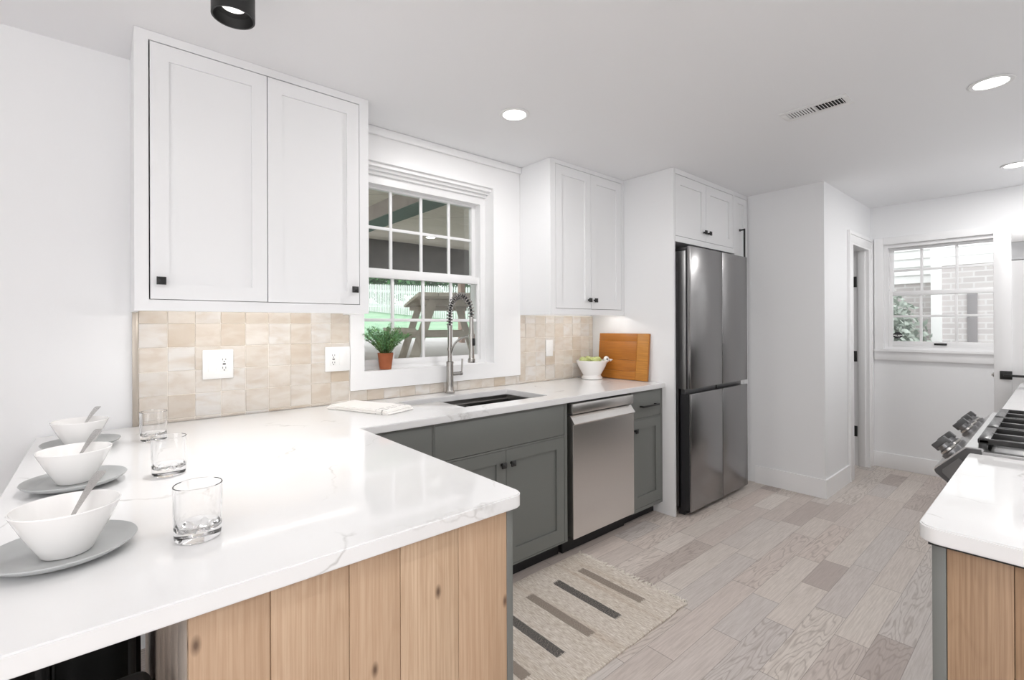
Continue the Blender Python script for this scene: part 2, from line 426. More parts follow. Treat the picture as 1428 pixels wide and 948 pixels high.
# ------------------------------------------------------------------ mesh helpers
class MB:
    def __init__(s): s.bm = bmesh.new()
    def add(s, bm, mat4=None):
        me = bpy.data.meshes.new('tmp'); bm.to_mesh(me); bm.free()
        if mat4 is not None: me.transform(mat4)
        s.bm.from_mesh(me); bpy.data.meshes.remove(me)
        return s
    def box(s, x0, x1, y0, y1, z0, z1, bev=0.0, seg=2, mat4=None):
        bm = bmesh.new()
        bmesh.ops.create_cube(bm, size=1)
        for v in bm.verts:
            v.co = Vector((x0 + (v.co.x + .5) * (x1 - x0), y0 + (v.co.y + .5) * (y1 - y0), z0 + (v.co.z + .5) * (z1 - z0)))
        if bev > 0:
            bmesh.ops.bevel(bm, geom=bm.edges[:], offset=bev, segments=seg, affect='EDGES', profile=0.5)
        return s.add(bm, mat4)
    def prism(s, pts, a0, a1, axis='X', bev=0.0, mat4=None):
        """extrude a 2-D outline along an axis; pts are (y,z) for X, (x,z) for Y, (x,y) for Z"""
        def P(p, a):
            return {'X': (a, p[0], p[1]), 'Y': (p[0], a, p[1]), 'Z': (p[0], p[1], a)}[axis]
        bm = bmesh.new()
        A = [bm.verts.new(P(p, a0)) for p in pts]; B = [bm.verts.new(P(p, a1)) for p in pts]
        n = len(pts)
        bm.faces.new(A); bm.faces.new(list(reversed(B)))
        for i in range(n): bm.faces.new((A[i], B[i], B[(i + 1) % n], A[(i + 1) % n]))
        bmesh.ops.recalc_face_normals(bm, faces=bm.faces[:])
        if bev > 0: bmesh.ops.bevel(bm, geom=bm.edges[:], offset=bev, segments=2, affect='EDGES')
        return s.add(bm, mat4)
    def lathe(s, prof, c=(0, 0, 0), n=48, closed=False, mat4=None, sx=1.0, sy=1.0):
        """prof: list of (r, z) turned about Z at c"""
        bm = bmesh.new(); rings = []
        for r, z in prof:
            if r < 1e-6: rings.append([bm.verts.new((c[0], c[1], c[2] + z))])
            else: rings.append([bm.verts.new((c[0] + sx * r * math.cos(2 * PI * k / n), c[1] + sy * r * math.sin(2 * PI * k / n), c[2] + z)) for k in range(n)])
        pr = list(zip(rings[:-1], rings[1:]))
        if closed: pr.append((rings[-1], rings[0]))
        for A, B in pr:
            for k in range(n):
                k2 = (k + 1) % n
                if len(A) == 1 and len(B) == 1: continue
                if len(A) == 1: bm.faces.new((A[0], B[k2], B[k]))
                elif len(B) == 1: bm.faces.new((A[k], A[k2], B[0]))
                else: bm.faces.new((A[k], A[k2], B[k2], B[k]))
        bmesh.ops.recalc_face_normals(bm, faces=bm.faces[:])
        return s.add(bm, mat4)
    def cyl(s, p0, p1, r0, r1=None, n=20, caps=True):
        r1 = r0 if r1 is None else r1
        p0, p1 = Vector(p0), Vector(p1); d = p1 - p0
        q = d.to_track_quat('Z', 'Y').to_matrix().to_4x4()
        prof = [(r0, 0), (r1, d.length)]
        if caps: prof = [(0, 0)] + prof + [(0, d.length)]
        return s.lathe(prof, n=n, mat4=Matrix.Translation(p0) @ q)
    def tube(s, pts, r, n=10, caps=True):
        pts = [Vector(p) for p in pts]
        bm = bmesh.new(); rings = []
        t0 = (pts[1] - pts[0]).normalized()
        a = t0.orthogonal().normalized()
        for i, p in enumerate(pts):
            t = (pts[min(i + 1, len(pts) - 1)] - pts[max(i - 1, 0)]).normalized()
            a = (a - t * a.dot(t)).normalized(); b2 = t.cross(a)
            rr = r[i] if isinstance(r, (list, tuple)) else r
            rings.append([bm.verts.new(p + (a * math.cos(2 * PI * k / n) + b2 * math.sin(2 * PI * k / n)) * rr) for k in range(n)])
        for A, B in zip(rings[:-1], rings[1:]):
            for k in range(n): bm.faces.new((A[k], A[(k + 1) % n], B[(k + 1) % n], B[k]))
        if caps: bm.faces.new(list(reversed(rings[0]))); bm.faces.new(rings[-1])
        bmesh.ops.recalc_face_normals(bm, faces=bm.faces[:])
        return s.add(bm)
    def sphere(s, c, r, sc=(1, 1, 1), u=24, v=14):
        bm = bmesh.new(); bmesh.ops.create_uvsphere(bm, u_segments=u, v_segments=v, radius=r)
        for vv in bm.verts: vv.co = Vector((vv.co.x * sc[0] + c[0], vv.co.y * sc[1] + c[1], vv.co.z * sc[2] + c[2]))
        return s.add(bm)
    def plate(s, outer, holes, z0, z1, bev=0.0):
        """flat slab in XY with holes"""
        polys = [[Vector((p[0], p[1], 0)) for p in outer]] + [[Vector((p[0], p[1], 0)) for p in h] for h in holes]
        tris = geometry.tessellate_polygon(polys)
        flat = [p for q in polys for p in q]
        bm = bmesh.new()
        T = [bm.verts.new((p.x, p.y, z1)) for p in flat]; B = [bm.verts.new((p.x, p.y, z0)) for p in flat]
        for t in tris:
            try: bm.faces.new([T[i] for i in t]); bm.faces.new([B[i] for i in reversed(t)])
            except ValueError: pass
        i0 = 0
        for q in polys:
            n = len(q)
            for k in range(n):
                a, b2 = i0 + k, i0 + (k + 1) % n
                bm.faces.new((T[a], T[b2], B[b2], B[a]))
            i0 += n
        bmesh.ops.recalc_face_normals(bm, faces=bm.faces[:])
        if bev > 0:
            ed = [e for e in bm.edges if len(e.link_faces) == 2 and e.calc_face_angle() > 1.0 and abs(e.verts[0].co.z - e.verts[1].co.z) < 1e-6]
            bmesh.ops.bevel(bm, geom=ed, offset=bev, segments=2, affect='EDGES')
        return s.add(bm)

def root_of(p):
    while p is not None and p.parent is not None: p = p.parent
    return p
def obj(name, mb, mat, parent=None, local=False, smooth=True):
    """link one mesh object. Geometry is in world space unless local."""
    bm = mb.bm
    if parent is not None and not local:
        off = root_of(parent).location
        for v in bm.verts: v.co -= off
    if smooth:
        for f in bm.faces: f.smooth = True
        for e in bm.edges:
            if len(e.link_faces) == 2 and e.calc_face_angle(0) > 0.45: e.smooth = False
    me = bpy.data.meshes.new(name); bm.to_mesh(me); bm.free()
    mt = M[mat] if isinstance(mat, str) else mat
    me.materials.append(mt)
    o = bpy.data.objects.new(name, me); COL.objects.link(o)
    if parent is not None: o.parent = parent
    return o
def thing(name, label, cat, loc=(0, 0, 0), rz=0, group=None):
    o = bpy.data.objects.new(name, None); COL.objects.link(o)
    o.empty_display_size = 0.05
    o.location = loc; o.rotation_euler = (0, 0, rz)
    o['label'] = label; o['category'] = cat
    if group: o['group'] = group
    return o
def tag(o, label, cat, group=None, kind=None):
    o['label'] = label; o['category'] = cat
    if group: o['group'] = group
    if kind: o['kind'] = kind
    return o
def struct(o, label=None, cat=None):
    o['kind'] = 'structure'
    if label: o['label'] = label
    if cat: o['category'] = cat
    return o
def sroot(name, label, cat, loc=(0, 0, 0)):
    o = thing(name, label, cat, loc); o['kind'] = 'structure'; return o
def copy_tree(o, parent=None):
    c = o.copy(); COL.objects.link(c); c.parent = parent
    for ch in list(o.children): copy_tree(ch, c)
    return c

# ================================================================== ROOM SHELL
XW, XF = -3.2, 5.55          # left end of the room, far wall
YB, YR = 2.51, -0.45         # window wall, wall behind the range
struct(obj('floor', MB().box(XW - .1, XF + .2, -3.1, 3.4, -0.12, 0), 'floor'), 'grey-beige oak plank floor running towards the far wall', 'floor')
struct(obj('ceiling', MB().box(XW - .1, XF + .2, -3.1, 2.75, CEIL, CEIL + .12), 'ceiling'), 'flat white painted ceiling', 'ceiling')
# window wall: opening x 1.045..1.985, z 1.07..2.24
w = MB()
w.box(XW - .1, 1.028, YB, 2.74, 0, CEIL).box(2.002, 4.21, YB, 2.74, 0, CEIL).box(1.028, 2.002, YB, 2.74, 0, 1.045).box(1.028, 2.002, YB, 2.74, 2.262, CEIL)
struct(obj('wall_back', w, 'wall', smooth=False), 'white wall holding the kitchen window over the sink', 'wall')
# nook: closet box beside the fridge with a door opening in its front
w = MB()
w.box(4.21, 4.30, 1.205, 2.51, 0, CEIL).box(4.30, 4.905, 1.205, 1.34, 0, CEIL).box(4.905, 5.44, 1.205, 1.34, 2.045, CEIL).box(5.44, 5.55, 1.205, 1.34, 0, CEIL)
struct(obj('wall_nook', w, 'wall', smooth=False), 'white boxed-out wall beside the refrigerator, pierced by a doorway', 'wall')
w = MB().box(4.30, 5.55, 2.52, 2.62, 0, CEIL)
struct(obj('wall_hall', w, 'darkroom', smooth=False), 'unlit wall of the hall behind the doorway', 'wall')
# far wall: window opening y 0.10..1.105, z 1.10..2.075
w = MB()
w.box(XF, XF + .16, 1.106, 2.75, 0, CEIL).box(XF, XF + .16, -0.6, 0.119, 0, CEIL).box(XF, XF + .16, 0.119, 1.106, 0, 1.084).box(XF, XF + .16, 0.119, 1.106, 2.076, CEIL)
struct(obj('wall_far', w, 'wall', smooth=False), 'white far wall with the small double-hung window', 'wall')
struct(obj('wall_right', MB().box(1.2, XF, YR - .12, YR, 0, CEIL), 'wall', smooth=False), 'white wall behind the range counter', 'wall')
w = MB().box(XW - .1, XW, -3.1, -2.2, 0, CEIL).box(XW - .1, XW, 0.2, 2.6, 0, CEIL).box(XW - .1, XW, -2.2, 0.2, 2.15, CEIL)
struct(obj('wall_left', w, 'wall', smooth=False), 'white wall at the open dining end with a wide opening', 'wall')
w = MB().box(XW, -1.9, -3.1, -3.0, 0, CEIL).box(1.2, 1.3, -3.1, -0.57, 0, CEIL).box(-1.9, -0.1, -3.1, -3.0, 2.15, CEIL).box(-0.1, 1.2, -3.1, -3.0, 0, CEIL)
struct(obj('wall_rear', w, 'wall', smooth=False), 'white wall behind the dining space with a wide opening', 'wall')

# baseboards
b = MB().box(4.197, 4.2095, 1.192, 1.72, 0, 0.145).box(4.2095, 4.2105, 1.192, 1.2045, 0, .145)
b.box(4.2105, 4.80, 1.192, 1.2045, 0, 0.145)
struct(obj('baseboard_nook', b, 'trim'), 'white baseboard wrapping the boxed-out wall corner', 'baseboard')
struct(obj('baseboard_far', MB().box(5.537, 5.55, -0.4, 1.19, 0, 0.14, .003), 'trim'), 'white baseboard under the far window', 'baseboard')

# ------------------------------------------------------------------ window over the sink
t = sroot('trim_1', 'wide white casing and deep recess around the sink window', 'window trim', (1.5, 2.5, 1.0))
yc = 2.488
c = MB()
c.box(1.005, 1.083, yc, YB - .0005, 0.993, CEIL - .001).box(1.985, 2.2195, yc, YB - .0005, 0.993, CEIL - .001)
c.box(1.083, 1.985, yc, YB - .0005, 0.993, 1.092).box(1.083, 1.985, yc, YB - .0005, 2.255, CEIL - .001)
obj('casing', c, 'trim', t)
obj('crown_strip', MB().box(1.0, 2.2195, 2.466, 2.4875, 2.395, CEIL - .001, .006), 'trim', t)
r = MB()
r.box(1.045, 1.985, YB, 2.5845, 1.05, 1.091)                       # sill
r.box(1.985, 2.0, YB, 2.735, 1.05, 2.26).box(1.03, 1.045, YB, 2.735, 1.05, 2.26)
r.box(1.045, 1.985, YB, 2.535, 2.236, 2.26).box(1.045, 1.985, 2.5355, 2.562, 2.222, 2.26, .003).box(1.045, 1.985, 2.5625, 2.5845, 2.206, 2.26, .003)
obj('reveal', r, 'trim', t)
t = sroot('window_1', 'white double-hung sink window with eight panes in each sash', 'window', (1.5, 2.62, 1.1))
f = MB()
f.box(1.0455, 1.085, 2.585, 2.70, 1.11, 2.16).box(1.945, 1.9845, 2.585, 2.70, 1.11, 2.16).box(1.0455, 1.9845, 2.585, 2.70, 2.16, 2.26).box(1.0455, 1.9845, 2.585, 2.70, 1.05, 1.11)
obj('frame', f, 'vinyl', t)
lo = MB()
x0, x1, z0, z1 = 1.085, 1.945, 1.11, 1.665
lo.box(x0 + .0005, x0 + .03, 2.595, 2.63, z0, z1, .001).box(x1 - .018, x1 - .0005, 2.595, 2.63, z0, z1, .001)
lo.box(x0 + .03, x1 - .018, 2.595, 2.63, z0, z0 + .035, .001).box(x0 + .03, x1 - .018, 2.592, 2.63, z1 - .045, z1, .001)
for k in (1, 2, 3):
    xm = 1.105 + k * .2065
    lo.box(xm - .009, xm + .009, 2.606, 2.622, z0 + .02, z1 - .02, .002)
lo.box(x0 + .03, x1 - .018, 2.607, 2.621, 1.366, 1.384, .002)
s1 = obj('lower_sash', lo, 'vinyl', t)
obj('glass_pane', MB().box(x0 + .01, x1 - .01, 2.613, 2.616, z0 + .01, z1 - .01), 'pane', s1, smooth=False)
uo = MB()
z0, z1 = 1.64, 2.165
uo.box(x0 + .0005, x0 + .03, 2.64, 2.675, z0, z1, .001).box(x1 - .03, x1 - .0005, 2.64, 2.675, z0, z1, .001)
uo.box(x0 + .03, x1 - .03, 2.64, 2.675, z0, z0 + .04, .001).box(x0 + .03, x1 - .03, 2.64, 2.675, z1 - .018, z1, .001)
for k in (1, 2, 3):
    xm = 1.115 + k * .2075
    uo.box(xm - .009, xm + .009, 2.65, 2.666, z0 + .02, z1 - .01, .002)
uo.box(x0 + .03, x1 - .03, 2.651, 2.665, 1.912, 1.93, .002)
s2 = obj('upper_sash', uo, 'vinyl', t)
obj('glass_pane', MB().box(x0 + .01, x1 - .01, 2.657, 2.66, z0 + .01, z1 - .01), 'pane', s2, smooth=False)

# ------------------------------------------------------------------ far window
t = sroot('trim_2', 'white casing, sill and apron around the far window', 'window trim', (5.54, 0.6, 1.0))
c = MB()
c.box(5.53, 5.55, 1.105, 1.175, 1.106, 2.14, .003).box(5.53, 5.55, 0.05, 0.12, 1.106, 2.14, .003)
c.box(5.53, 5.55, 0.1205, 1.1045, 2.075, 2.14, .003)
obj('casing', c, 'trim', t)
obj('sill', MB().box(5.515, 5.5595, 0.121, 1.104, 1.085, 1.1055).box(5.515, 5.5495, 0.04, 0.121, 1.085, 1.1055).box(5.515, 5.5495, 1.104, 1.178, 1.085, 1.1055), 'trim', t)
obj('apron', MB().box(5.53, 5.5495, 0.05, 1.176, 1.005, 1.0845, .002), 'trim', t)
t = sroot('window_2', 'white double-hung window with six panes a sash on the far wall', 'window', (5.6, 0.6, 1.1))
f = MB()
f.box(5.56, 5.70, 1.075, 1.105, 1.086, 2.075).box(5.56, 5.70, 0.12, 0.15, 1.086, 2.075).box(5.56, 5.70, .15, 1.075, 2.045, 2.075).box(5.56, 5.70, .15, 1.075, 1.086, 1.13)
obj('frame', f, 'vinyl', t)
def far_sash(name, xa, z0, z1, zm, top, bot):
    q = MB()
    q.box(xa, xa + .03, 1.045, 1.0745, z0, z1, .001).box(xa, xa + .03, .1505, .18, z0, z1, .001)
    q.box(xa, xa + .03, .18, 1.045, z0, z0 + bot, .001).box(xa, xa + .03, .18, 1.045, z1 - top, z1, .001)
    for ym in (0.845, 0.61, 0.375): q.box(xa + .008, xa + .022, ym - .01, ym + .01, z0 + .01, z1 - .01, .002)
    q.box(xa + .009, xa + .021, .18, 1.045, zm - .01, zm + .01, .002)
    o = obj(name, q, 'vinyl', t)
    obj('glass_pane', MB().box(xa + .013, xa + .016, .16, 1.065, z0 + .01, z1 - .01), 'pane', o, smooth=False)
    return o
far_sash('upper_sash', 5.625, 1.60, 2.0445, 1.835, .02, .03)
ls = far_sash('lower_sash', 5.58, 1.1305, 1.64, 1.41, .04, .05)
obj('sash_lift', MB().box(5.568, 5.58, 0.67, 0.755, 1.15, 1.168, .003), 'black', ls)
# octagonal sticker on the lower left pane
st = MB()
oc = [(1.012 + .037 * math.cos(PI / 8 + k * PI / 4), 1.235 + .031 * math.sin(PI / 8 + k * PI / 4)) for k in range(8)]
st.prism(oc, 5.590, 5.592, 'X')
t2 = thing('window_sticker', 'small black octagonal sticker on the lower left pane of far window', 'sticker', (5.59, 1.012, 1.235))
obj('sticker_face', st, 'blackplastic', t2)
q = MB()
for yy0, yy1 in ((1.043, 1.017), (1.011, .98)): q.box(5.5885, 5.5899, yy1, yy0, 1.231, 1.238)
q.box(5.5885, 5.5899, .996, 1.028, 1.2185, 1.2215)
obj('white_lettering', q, 'plate_w', t2)

# ------------------------------------------------------------------ doorway in the nook
t = sroot('door_1', 'white cased doorway with three black hinges on its right jamb', 'doorway', (5.15, 1.2, 0))
c = MB()
c.box(4.83, 4.905, 1.189, 1.2045, 0, 2.045, .002).box(5.44, 5.51, 1.189, 1.2045, 0, 2.045, .002).box(4.83, 5.51, 1.189, 1.2045, 2.0455, 2.11, .002)
c.box(5.51, 5.537, 1.183, 1.2045, 0, 2.14, .002).box(4.80, 4.83, 1.183, 1.2045, 0, 2.14, .002).box(4.83, 5.51, 1.183, 1.2045, 2.1105, 2.14, .002)
obj('casing', c, 'trim', t)
j = MB()
j.box(4.9055, 4.922, 1.19, 1.345, 0, 2.0445).box(5.423, 5.4395, 1.19, 1.345, 0, 2.0445).box(4.922, 5.423, 1.19, 1.345, 2.028, 2.0445)
j.box(5.411, 5.423, 1.22, 1.275, 0, 2.03, .002).box(4.922, 4.934, 1.22, 1.275, 0, 2.03, .002)
obj('jamb', j, 'trim', t)
for z in (1.74, 1.035, 0.325):
    h = MB().box(5.416, 5.423, 1.285, 1.335, z - .05, z + .05, .004).cyl((5.412, 1.345, z - .05), (5.412, 1.345, z + .05), .007, n=12)
    obj('hinge', h, 'black', t)
lf = MB().box(5.385, 5.418, 1.36, 1.87, 0.01, 2.02, .003)
obj('leaf', lf, 'trim', t)

# ------------------------------------------------------------------ open exterior door
t = sroot('door_2', 'white door standing open into the room with black lever handle', 'door', (4.88, -0.06, 0))
d = MB()
xa, xb = 4.875, 4.915
d.box(xa, xb, .245, .335, .02, 2.02, .003).box(xa, xb, -.44, -.35, .02, 2.02, .003).box(xa, xb, -.35, .245, 1.915, 2.02, .003).box(xa, xb, -.35, .245, .02, .25, .003)
obj('leaf', d, 'trim', t)
obj('panel', MB().box(xa + .012, xb - .012, -.36, .25, .24, 1.79), 'trim', t)
obj('top_light', MB().box(xa + .012, xb - .012, -.36, .25, 1.785, 1.92), simple('frosted_light', '#c3c4c6', 0.3), t)
h = MB().box(xa - .012, xa, .243, .305, .942, 1.002, .003)
hd = obj('lock_plate', h, 'black', t)
obj('lever', MB().cyl((xa - .045, .274, .972), (xa - .005, .274, .972), .01, n=14).box(xa - .052, xa - .036, .145, .284, .964, .98, .004), 'black', hd)
obj('latch', MB().box(4.885, 4.905, .335, .342, .955, .985, .002).cyl((4.895, .335, .97), (4.895, .35, .97), .007, n=12), 'nickel', t)

# ================================================================== CABINETS
def shaker(x0, x1, z0, z1, yf, th=.02, rail=.062, rec=.009, rb=None, rt_=None, slab=False):
    q = MB()
    if slab:
        return q.box(x0, x1, yf, yf + th, z0, z1, .0015)
    rb = rb or rail; rt_ = rt_ or rail
    q.box(x0, x0 + rail, yf, yf + th, z0, z1).box(x1 - rail, x1, yf, yf + th, z0, z1)
    q.box(x0 + rail, x1 - rail, yf, yf + th, z0, z0 + rb).box(x0 + rail, x1 - rail, yf, yf + th, z1 - rt_, z1)
    q.box(x0 + rail - .003, x1 - rail + .003, yf + rec, yf + th - .002, z0 + rb - .003, z1 - rt_ + .003)
    return q
def knob_mb(x, z, yf, s=.0145, out=.028):
    q = MB()
    q.box(x - .006, x + .006, yf - out + .008, yf, z - .006, z + .006)
    bm = bmesh.new()
    y1, y2, y3 = yf - out + .010, yf - out + .003, yf - out - .004
    A = [bm.verts.new((x + a * s, y1, z + c2 * s)) for a, c2 in ((-1, -1), (1, -1), (1, 1), (-1, 1))]
    B = [bm.verts.new((x + a * s, y2, z + c2 * s)) for a, c2 in ((-1, -1), (1, -1), (1, 1), (-1, 1))]
    T = bm.verts.new((x, y3, z))
    bm.faces.new(A)
    for k in range(4):
        bm.faces.new((A[k], A[(k + 1) % 4], B[(k + 1) % 4], B[k])); bm.faces.new((B[k], B[(k + 1) % 4], T))
    bmesh.ops.recalc_face_normals(bm, faces=bm.faces[:])
    return q.add(bm)
def pull_mb(x0, x1, z, yf, out=.034):
    q = MB()
    q.box(x0, x1, yf - out, yf - out + .010, z - .006, z + .006, .002)
    for x in (x0 + .014, x1 - .014): q.box(x - .006, x + .006, yf - out + .005, yf, z - .006, z + .006, .001)
    return q
def carcass(x0, x1, yf, yb, z0, z1, fl, fr, ft, fb, mids=(), hmids=(), lid=True, rec=0.0):
    q = MB()
    q.box(x0, x0 + .016, yf + .02, yb, z0, z1).box(x1 - .016, x1, yf + .02, yb, z0, z1)
    q.box(x0 + .016, x1 - .016, yf + .02, yb, z0 + rec, z0 + rec + .016)
    if lid: q.box(x0 + .016, x1 - .016, yf + .02, yb, z1 - .016, z1)
    q.box(x0 + .016, x1 - .016, yb - .012, yb, z0 + rec + .016, z1 - .016)
    q.box(x0, x0 + fl, yf, yf + .02, z0, z1).box(x1 - fr, x1, yf, yf + .02, z0, z1)
    q.box(x0 + fl, x1 - fr, yf, yf + .02, z1 - ft, z1).box(x0 + fl, x1 - fr, yf, yf + .02, z0, z0 + fb)
    for a, b2 in mids: q.box(a, b2, yf, yf + .02, z0 + fb, z1 - ft)
    for a, b2 in hmids: q.box(x0 + fl, x1 - fr, yf, yf + .02, a, b2)
    return q
# --- wall cabinet left of the window
t = thing('wall_cabinet', 'large white two-door wall cabinet left of the window', 'cabinet', (.54, 2.36, 1.40))
obj('body', carcass(.09, .985, 2.21, 2.508, 1.40, CEIL - .001, .042, .045, .033, .042, rec=.024), 'cab', t)
d1 = obj('door', shaker(.1365, .5335, 1.4445, 2.4025, 2.211, rail=.058), 'cab', t)
obj('knob', knob_mb(.168, 1.512, 2.211), 'black', d1)
d2 = obj('door', shaker(.5368, .9375, 1.4445, 2.4025, 2.211, rail=.058), 'cab', t)
obj('knob', knob_mb(.910, 1.513, 2.211), 'black', d2)
obj('led_strip', MB().box(.15, .94, 2.262, 2.274, 1.416, 1.4238), 'ledglow', t)
# --- wall cabinet right of the window
PX = 3.018
t = thing('wall_cabinet', 'narrower white two-door wall cabinet between window and tall panel', 'cabinet', (2.62, 2.35, 1.415))
obj('body', carcass(2.221, PX - .001, 2.19, 2.508, 1.412, CEIL - .001, .048, .032, .028, .040, rec=.024), 'cab', t)
d1 = obj('door', shaker(2.272, 2.6282, 1.455, 2.408, 2.191, rail=.060), 'cab', t)
obj('knob', knob_mb(2.600, 1.516, 2.191), 'black', d1)
d2 = obj('door', shaker(2.6318, 2.982, 1.455, 2.408, 2.191, rail=.060), 'cab', t)
obj('knob', knob_mb(2.662, 1.516, 2.191), 'black', d2)
obj('led_strip', MB().box(2.30, 2.97, 2.26, 2.272, 1.428, 1.4358), 'ledglow', t)
# --- tall panel
tag(obj('tall_panel', MB().box(PX, PX + .022, 1.776, 2.509, 0, CEIL - .001, .0015), 'cab'), 'tall white end panel between the counter and the refrigerator', 'panel')
# --- cabinet above the fridge
t = thing('over_refrigerator_cabinet', 'white two-door cabinet above the refrigerator', 'cabinet', (3.49, 2.1, 1.925))
xl, xr = PX + .023, 3.955
obj('body', carcass(xl, xr, 1.776, 2.509, 1.925, CEIL - .001, .004, .022, .036, .04), 'cab', t)
xm = 3.482
d1 = obj('door', shaker(xl + .007, xm - .0015, 1.9685, 2.3995, 1.777, rail=.066), 'cab', t)
obj('knob', knob_mb(3.445, 2.034, 1.777), 'black', d1)
d2 = obj('door', shaker(xm + .0015, 3.930, 1.9685, 2.3995, 1.777, rail=.066), 'cab', t)
obj('knob', knob_mb(3.515, 2.034, 1.777), 'black', d2)
# --- pantry
t = thing('pantry_cabinet', 'narrow white tall cabinet with long black handle right of refrigerator', 'cabinet', (4.08, 2.1, 0))
obj('body', carcass(3.957, 4.197, 1.776, 2.509, 0, CEIL - .001, .012, .012, .034, .10), 'cab', t)
d1 = obj('door', shaker(3.9715, 4.1825, .104, 2.402, 1.777, rail=.05), 'cab', t)
hm = MB().cyl((4.045, 1.737, 1.45), (4.045, 1.737, 2.135), .006, n=12)
for z in (1.47, 2.115): hm.cyl((4.045, 1.737, z), (4.045, 1.777, z), .006, n=12)
hm = MB().box(4.049, 4.061, 1.732, 1.744, 1.45, 2.138, .002)
for z in (1.458, 2.13): hm.box(4.049, 4.061, 1.738, 1.777, z - .006, z + .006, .001).box(4.045, 4.065, 1.772, 1.777, z - .01, z + .01, .001)
obj('handle', hm, 'black', d1)
# --- refrigerator
t = thing('refrigerator', 'dark stainless four-door refrigerator between tall panel and pantry', 'refrigerator', (3.54, 2.1, 0))
fx0, fx1, fm = 3.092, 3.950, 3.556
fy = 1.69
obj('body', MB().box(fx0 + .006, fx1 - .004, fy + .042, fy + .1, .885, 1.862, .003).box(fx0 + .006, fx1 - .004, fy + .101, 2.46, .05, 1.862), 'fridgeside', t)
obj('hinge_cover', MB().box(fx0 + .012, fx1 - .004, fy + .03, fy + .26, 1.8625, 1.888, .006), 'blackplastic', t)
obj('gasket', MB().box(fx0 + .012, fx1 - .012, fy + .0305, fy + .0415, .89, 1.86), 'blackplastic', t)
obj('toe_grille', MB().box(fx0 + .01, fx1 - .01, fy + .06, fy + .1, .004, .045), 'blackplastic', t)
for (a, b2) in ((fx0, fm - .003), (fm + .003, 3.988)):
    up_ = obj('upper_door', MB().box(a, b2, fy, fy + .03, .893, 1.888, .003), 'fridge', t)
    lo_ = obj('lower_door', MB().box(a, b2, fy, fy + .016, .038, .858, .003), 'fridge', t)
    obj('inner_shell', MB().box(a + .002, b2 - .002, fy + .0165, fy + .084, .038, .85), 'blackplastic', lo_)
    obj('grip_recess', MB().box(a + .01, b2 - .01, fy + .05, fy + .084, .851, .884), 'knobmetal', lo_)

# ================================================================== BASE RUN
CT = 0.93            # counter top
CB = 0.897           # counter underside
YF = 1.87            # face of the base cabinets
def toe(x0, x1):
    return MB().box(x0, x1, 1.945, 2.0, 0, .098)
# corner cabinet
t = thing('corner_base_cabinet', 'gray base cabinet in the counter corner left of the sink doors', 'cabinet', (.95, 2.1, 0))
obj('body', carcass(.765, 1.138, YF, 2.50, .098, CB - .002, .03, .004, .012, .02, hmids=((.70, .716),)), 'gray', t)
d1 = obj('drawer', shaker(.797, 1.132, .718, .882, YF + .001, slab=True), 'gray', t)
obj('pull', pull_mb(.89, 1.01, .80, YF), 'black', d1)
obj('door', shaker(.797, 1.132, .12, .698, YF + .001), 'gray', t)
obj('toe_kick', toe(.765, 1.138), 'toe', t)
# sink cabinet
t = thing('sink_base_cabinet', 'wide gray two-door sink cabinet with a plain false front', 'cabinet', (1.58, 2.1, 0))
q = carcass(1.14, 2.026, YF, 2.50, .098, CB - .002, .004, .022, .012, .008, hmids=((.704, .713),), lid=False)
obj('body', q, 'gray', t)
obj('false_front', shaker(1.146, 2.002, .715, .882, YF + .001, slab=True), 'gray', t)
d1 = obj('door', shaker(1.146, 1.5675, .108, .702, YF + .001, rb=.076), 'gray', t)
obj('knob', knob_mb(1.538, .632, YF), 'black', d1)
d2 = obj('door', shaker(1.5705, 2.002, .108, .702, YF + .001, rb=.076), 'gray', t)
obj('knob', knob_mb(1.600, .632, YF), 'black', d2)
obj('toe_kick', toe(1.14, 2.026), 'toe', t)
# dishwasher
t = thing('dishwasher', 'stainless steel dishwasher between gray cabinets', 'dishwasher', (2.345, 2.1, 0))
obj('tub', MB().box(2.046, 2.643, YF + .03, 2.46, .11, CB - .004), 'blackplastic', t)
obj('control_strip', MB().box(2.05, 2.641, 1.848, YF + .03, .826, .884, .002), 'stainless', t)
obj('door_panel', MB().prism([(1.846, .106), (1.90, .106), (1.90, .815), (1.868, .815), (1.834, .772), (1.846, .762)], 2.05, 2.641, 'X', .001), 'stainless', t)
obj('toe_kick', MB().box(2.045, 2.643, 1.93, 1.99, 0, .105), 'toe', t)
# drawer cabinet
t = thing('drawer_base_cabinet', 'narrow gray base cabinet with drawer and door beside tall panel', 'cabinet', (2.83, 2.1, 0))
obj('body', carcass(2.645, PX - .001, YF, 2.50, .085, CB - .002, .006, .016, .008, .022, hmids=((.700, .708),)), 'gray', t)
d1 = obj('drawer', shaker(2.653, 3.0, .71, .886, YF + .001, slab=True), 'gray', t)
obj('pull', pull_mb(2.735, 2.935, .79, YF), 'black', d1)
d2 = obj('door', shaker(2.653, 3.0, .109, .698, YF + .001, rb=.075), 'gray', t)
obj('knob', knob_mb(2.682, .635, YF), 'black', d2)
obj('toe_kick', toe(2.66, PX - .001), 'toe', t)

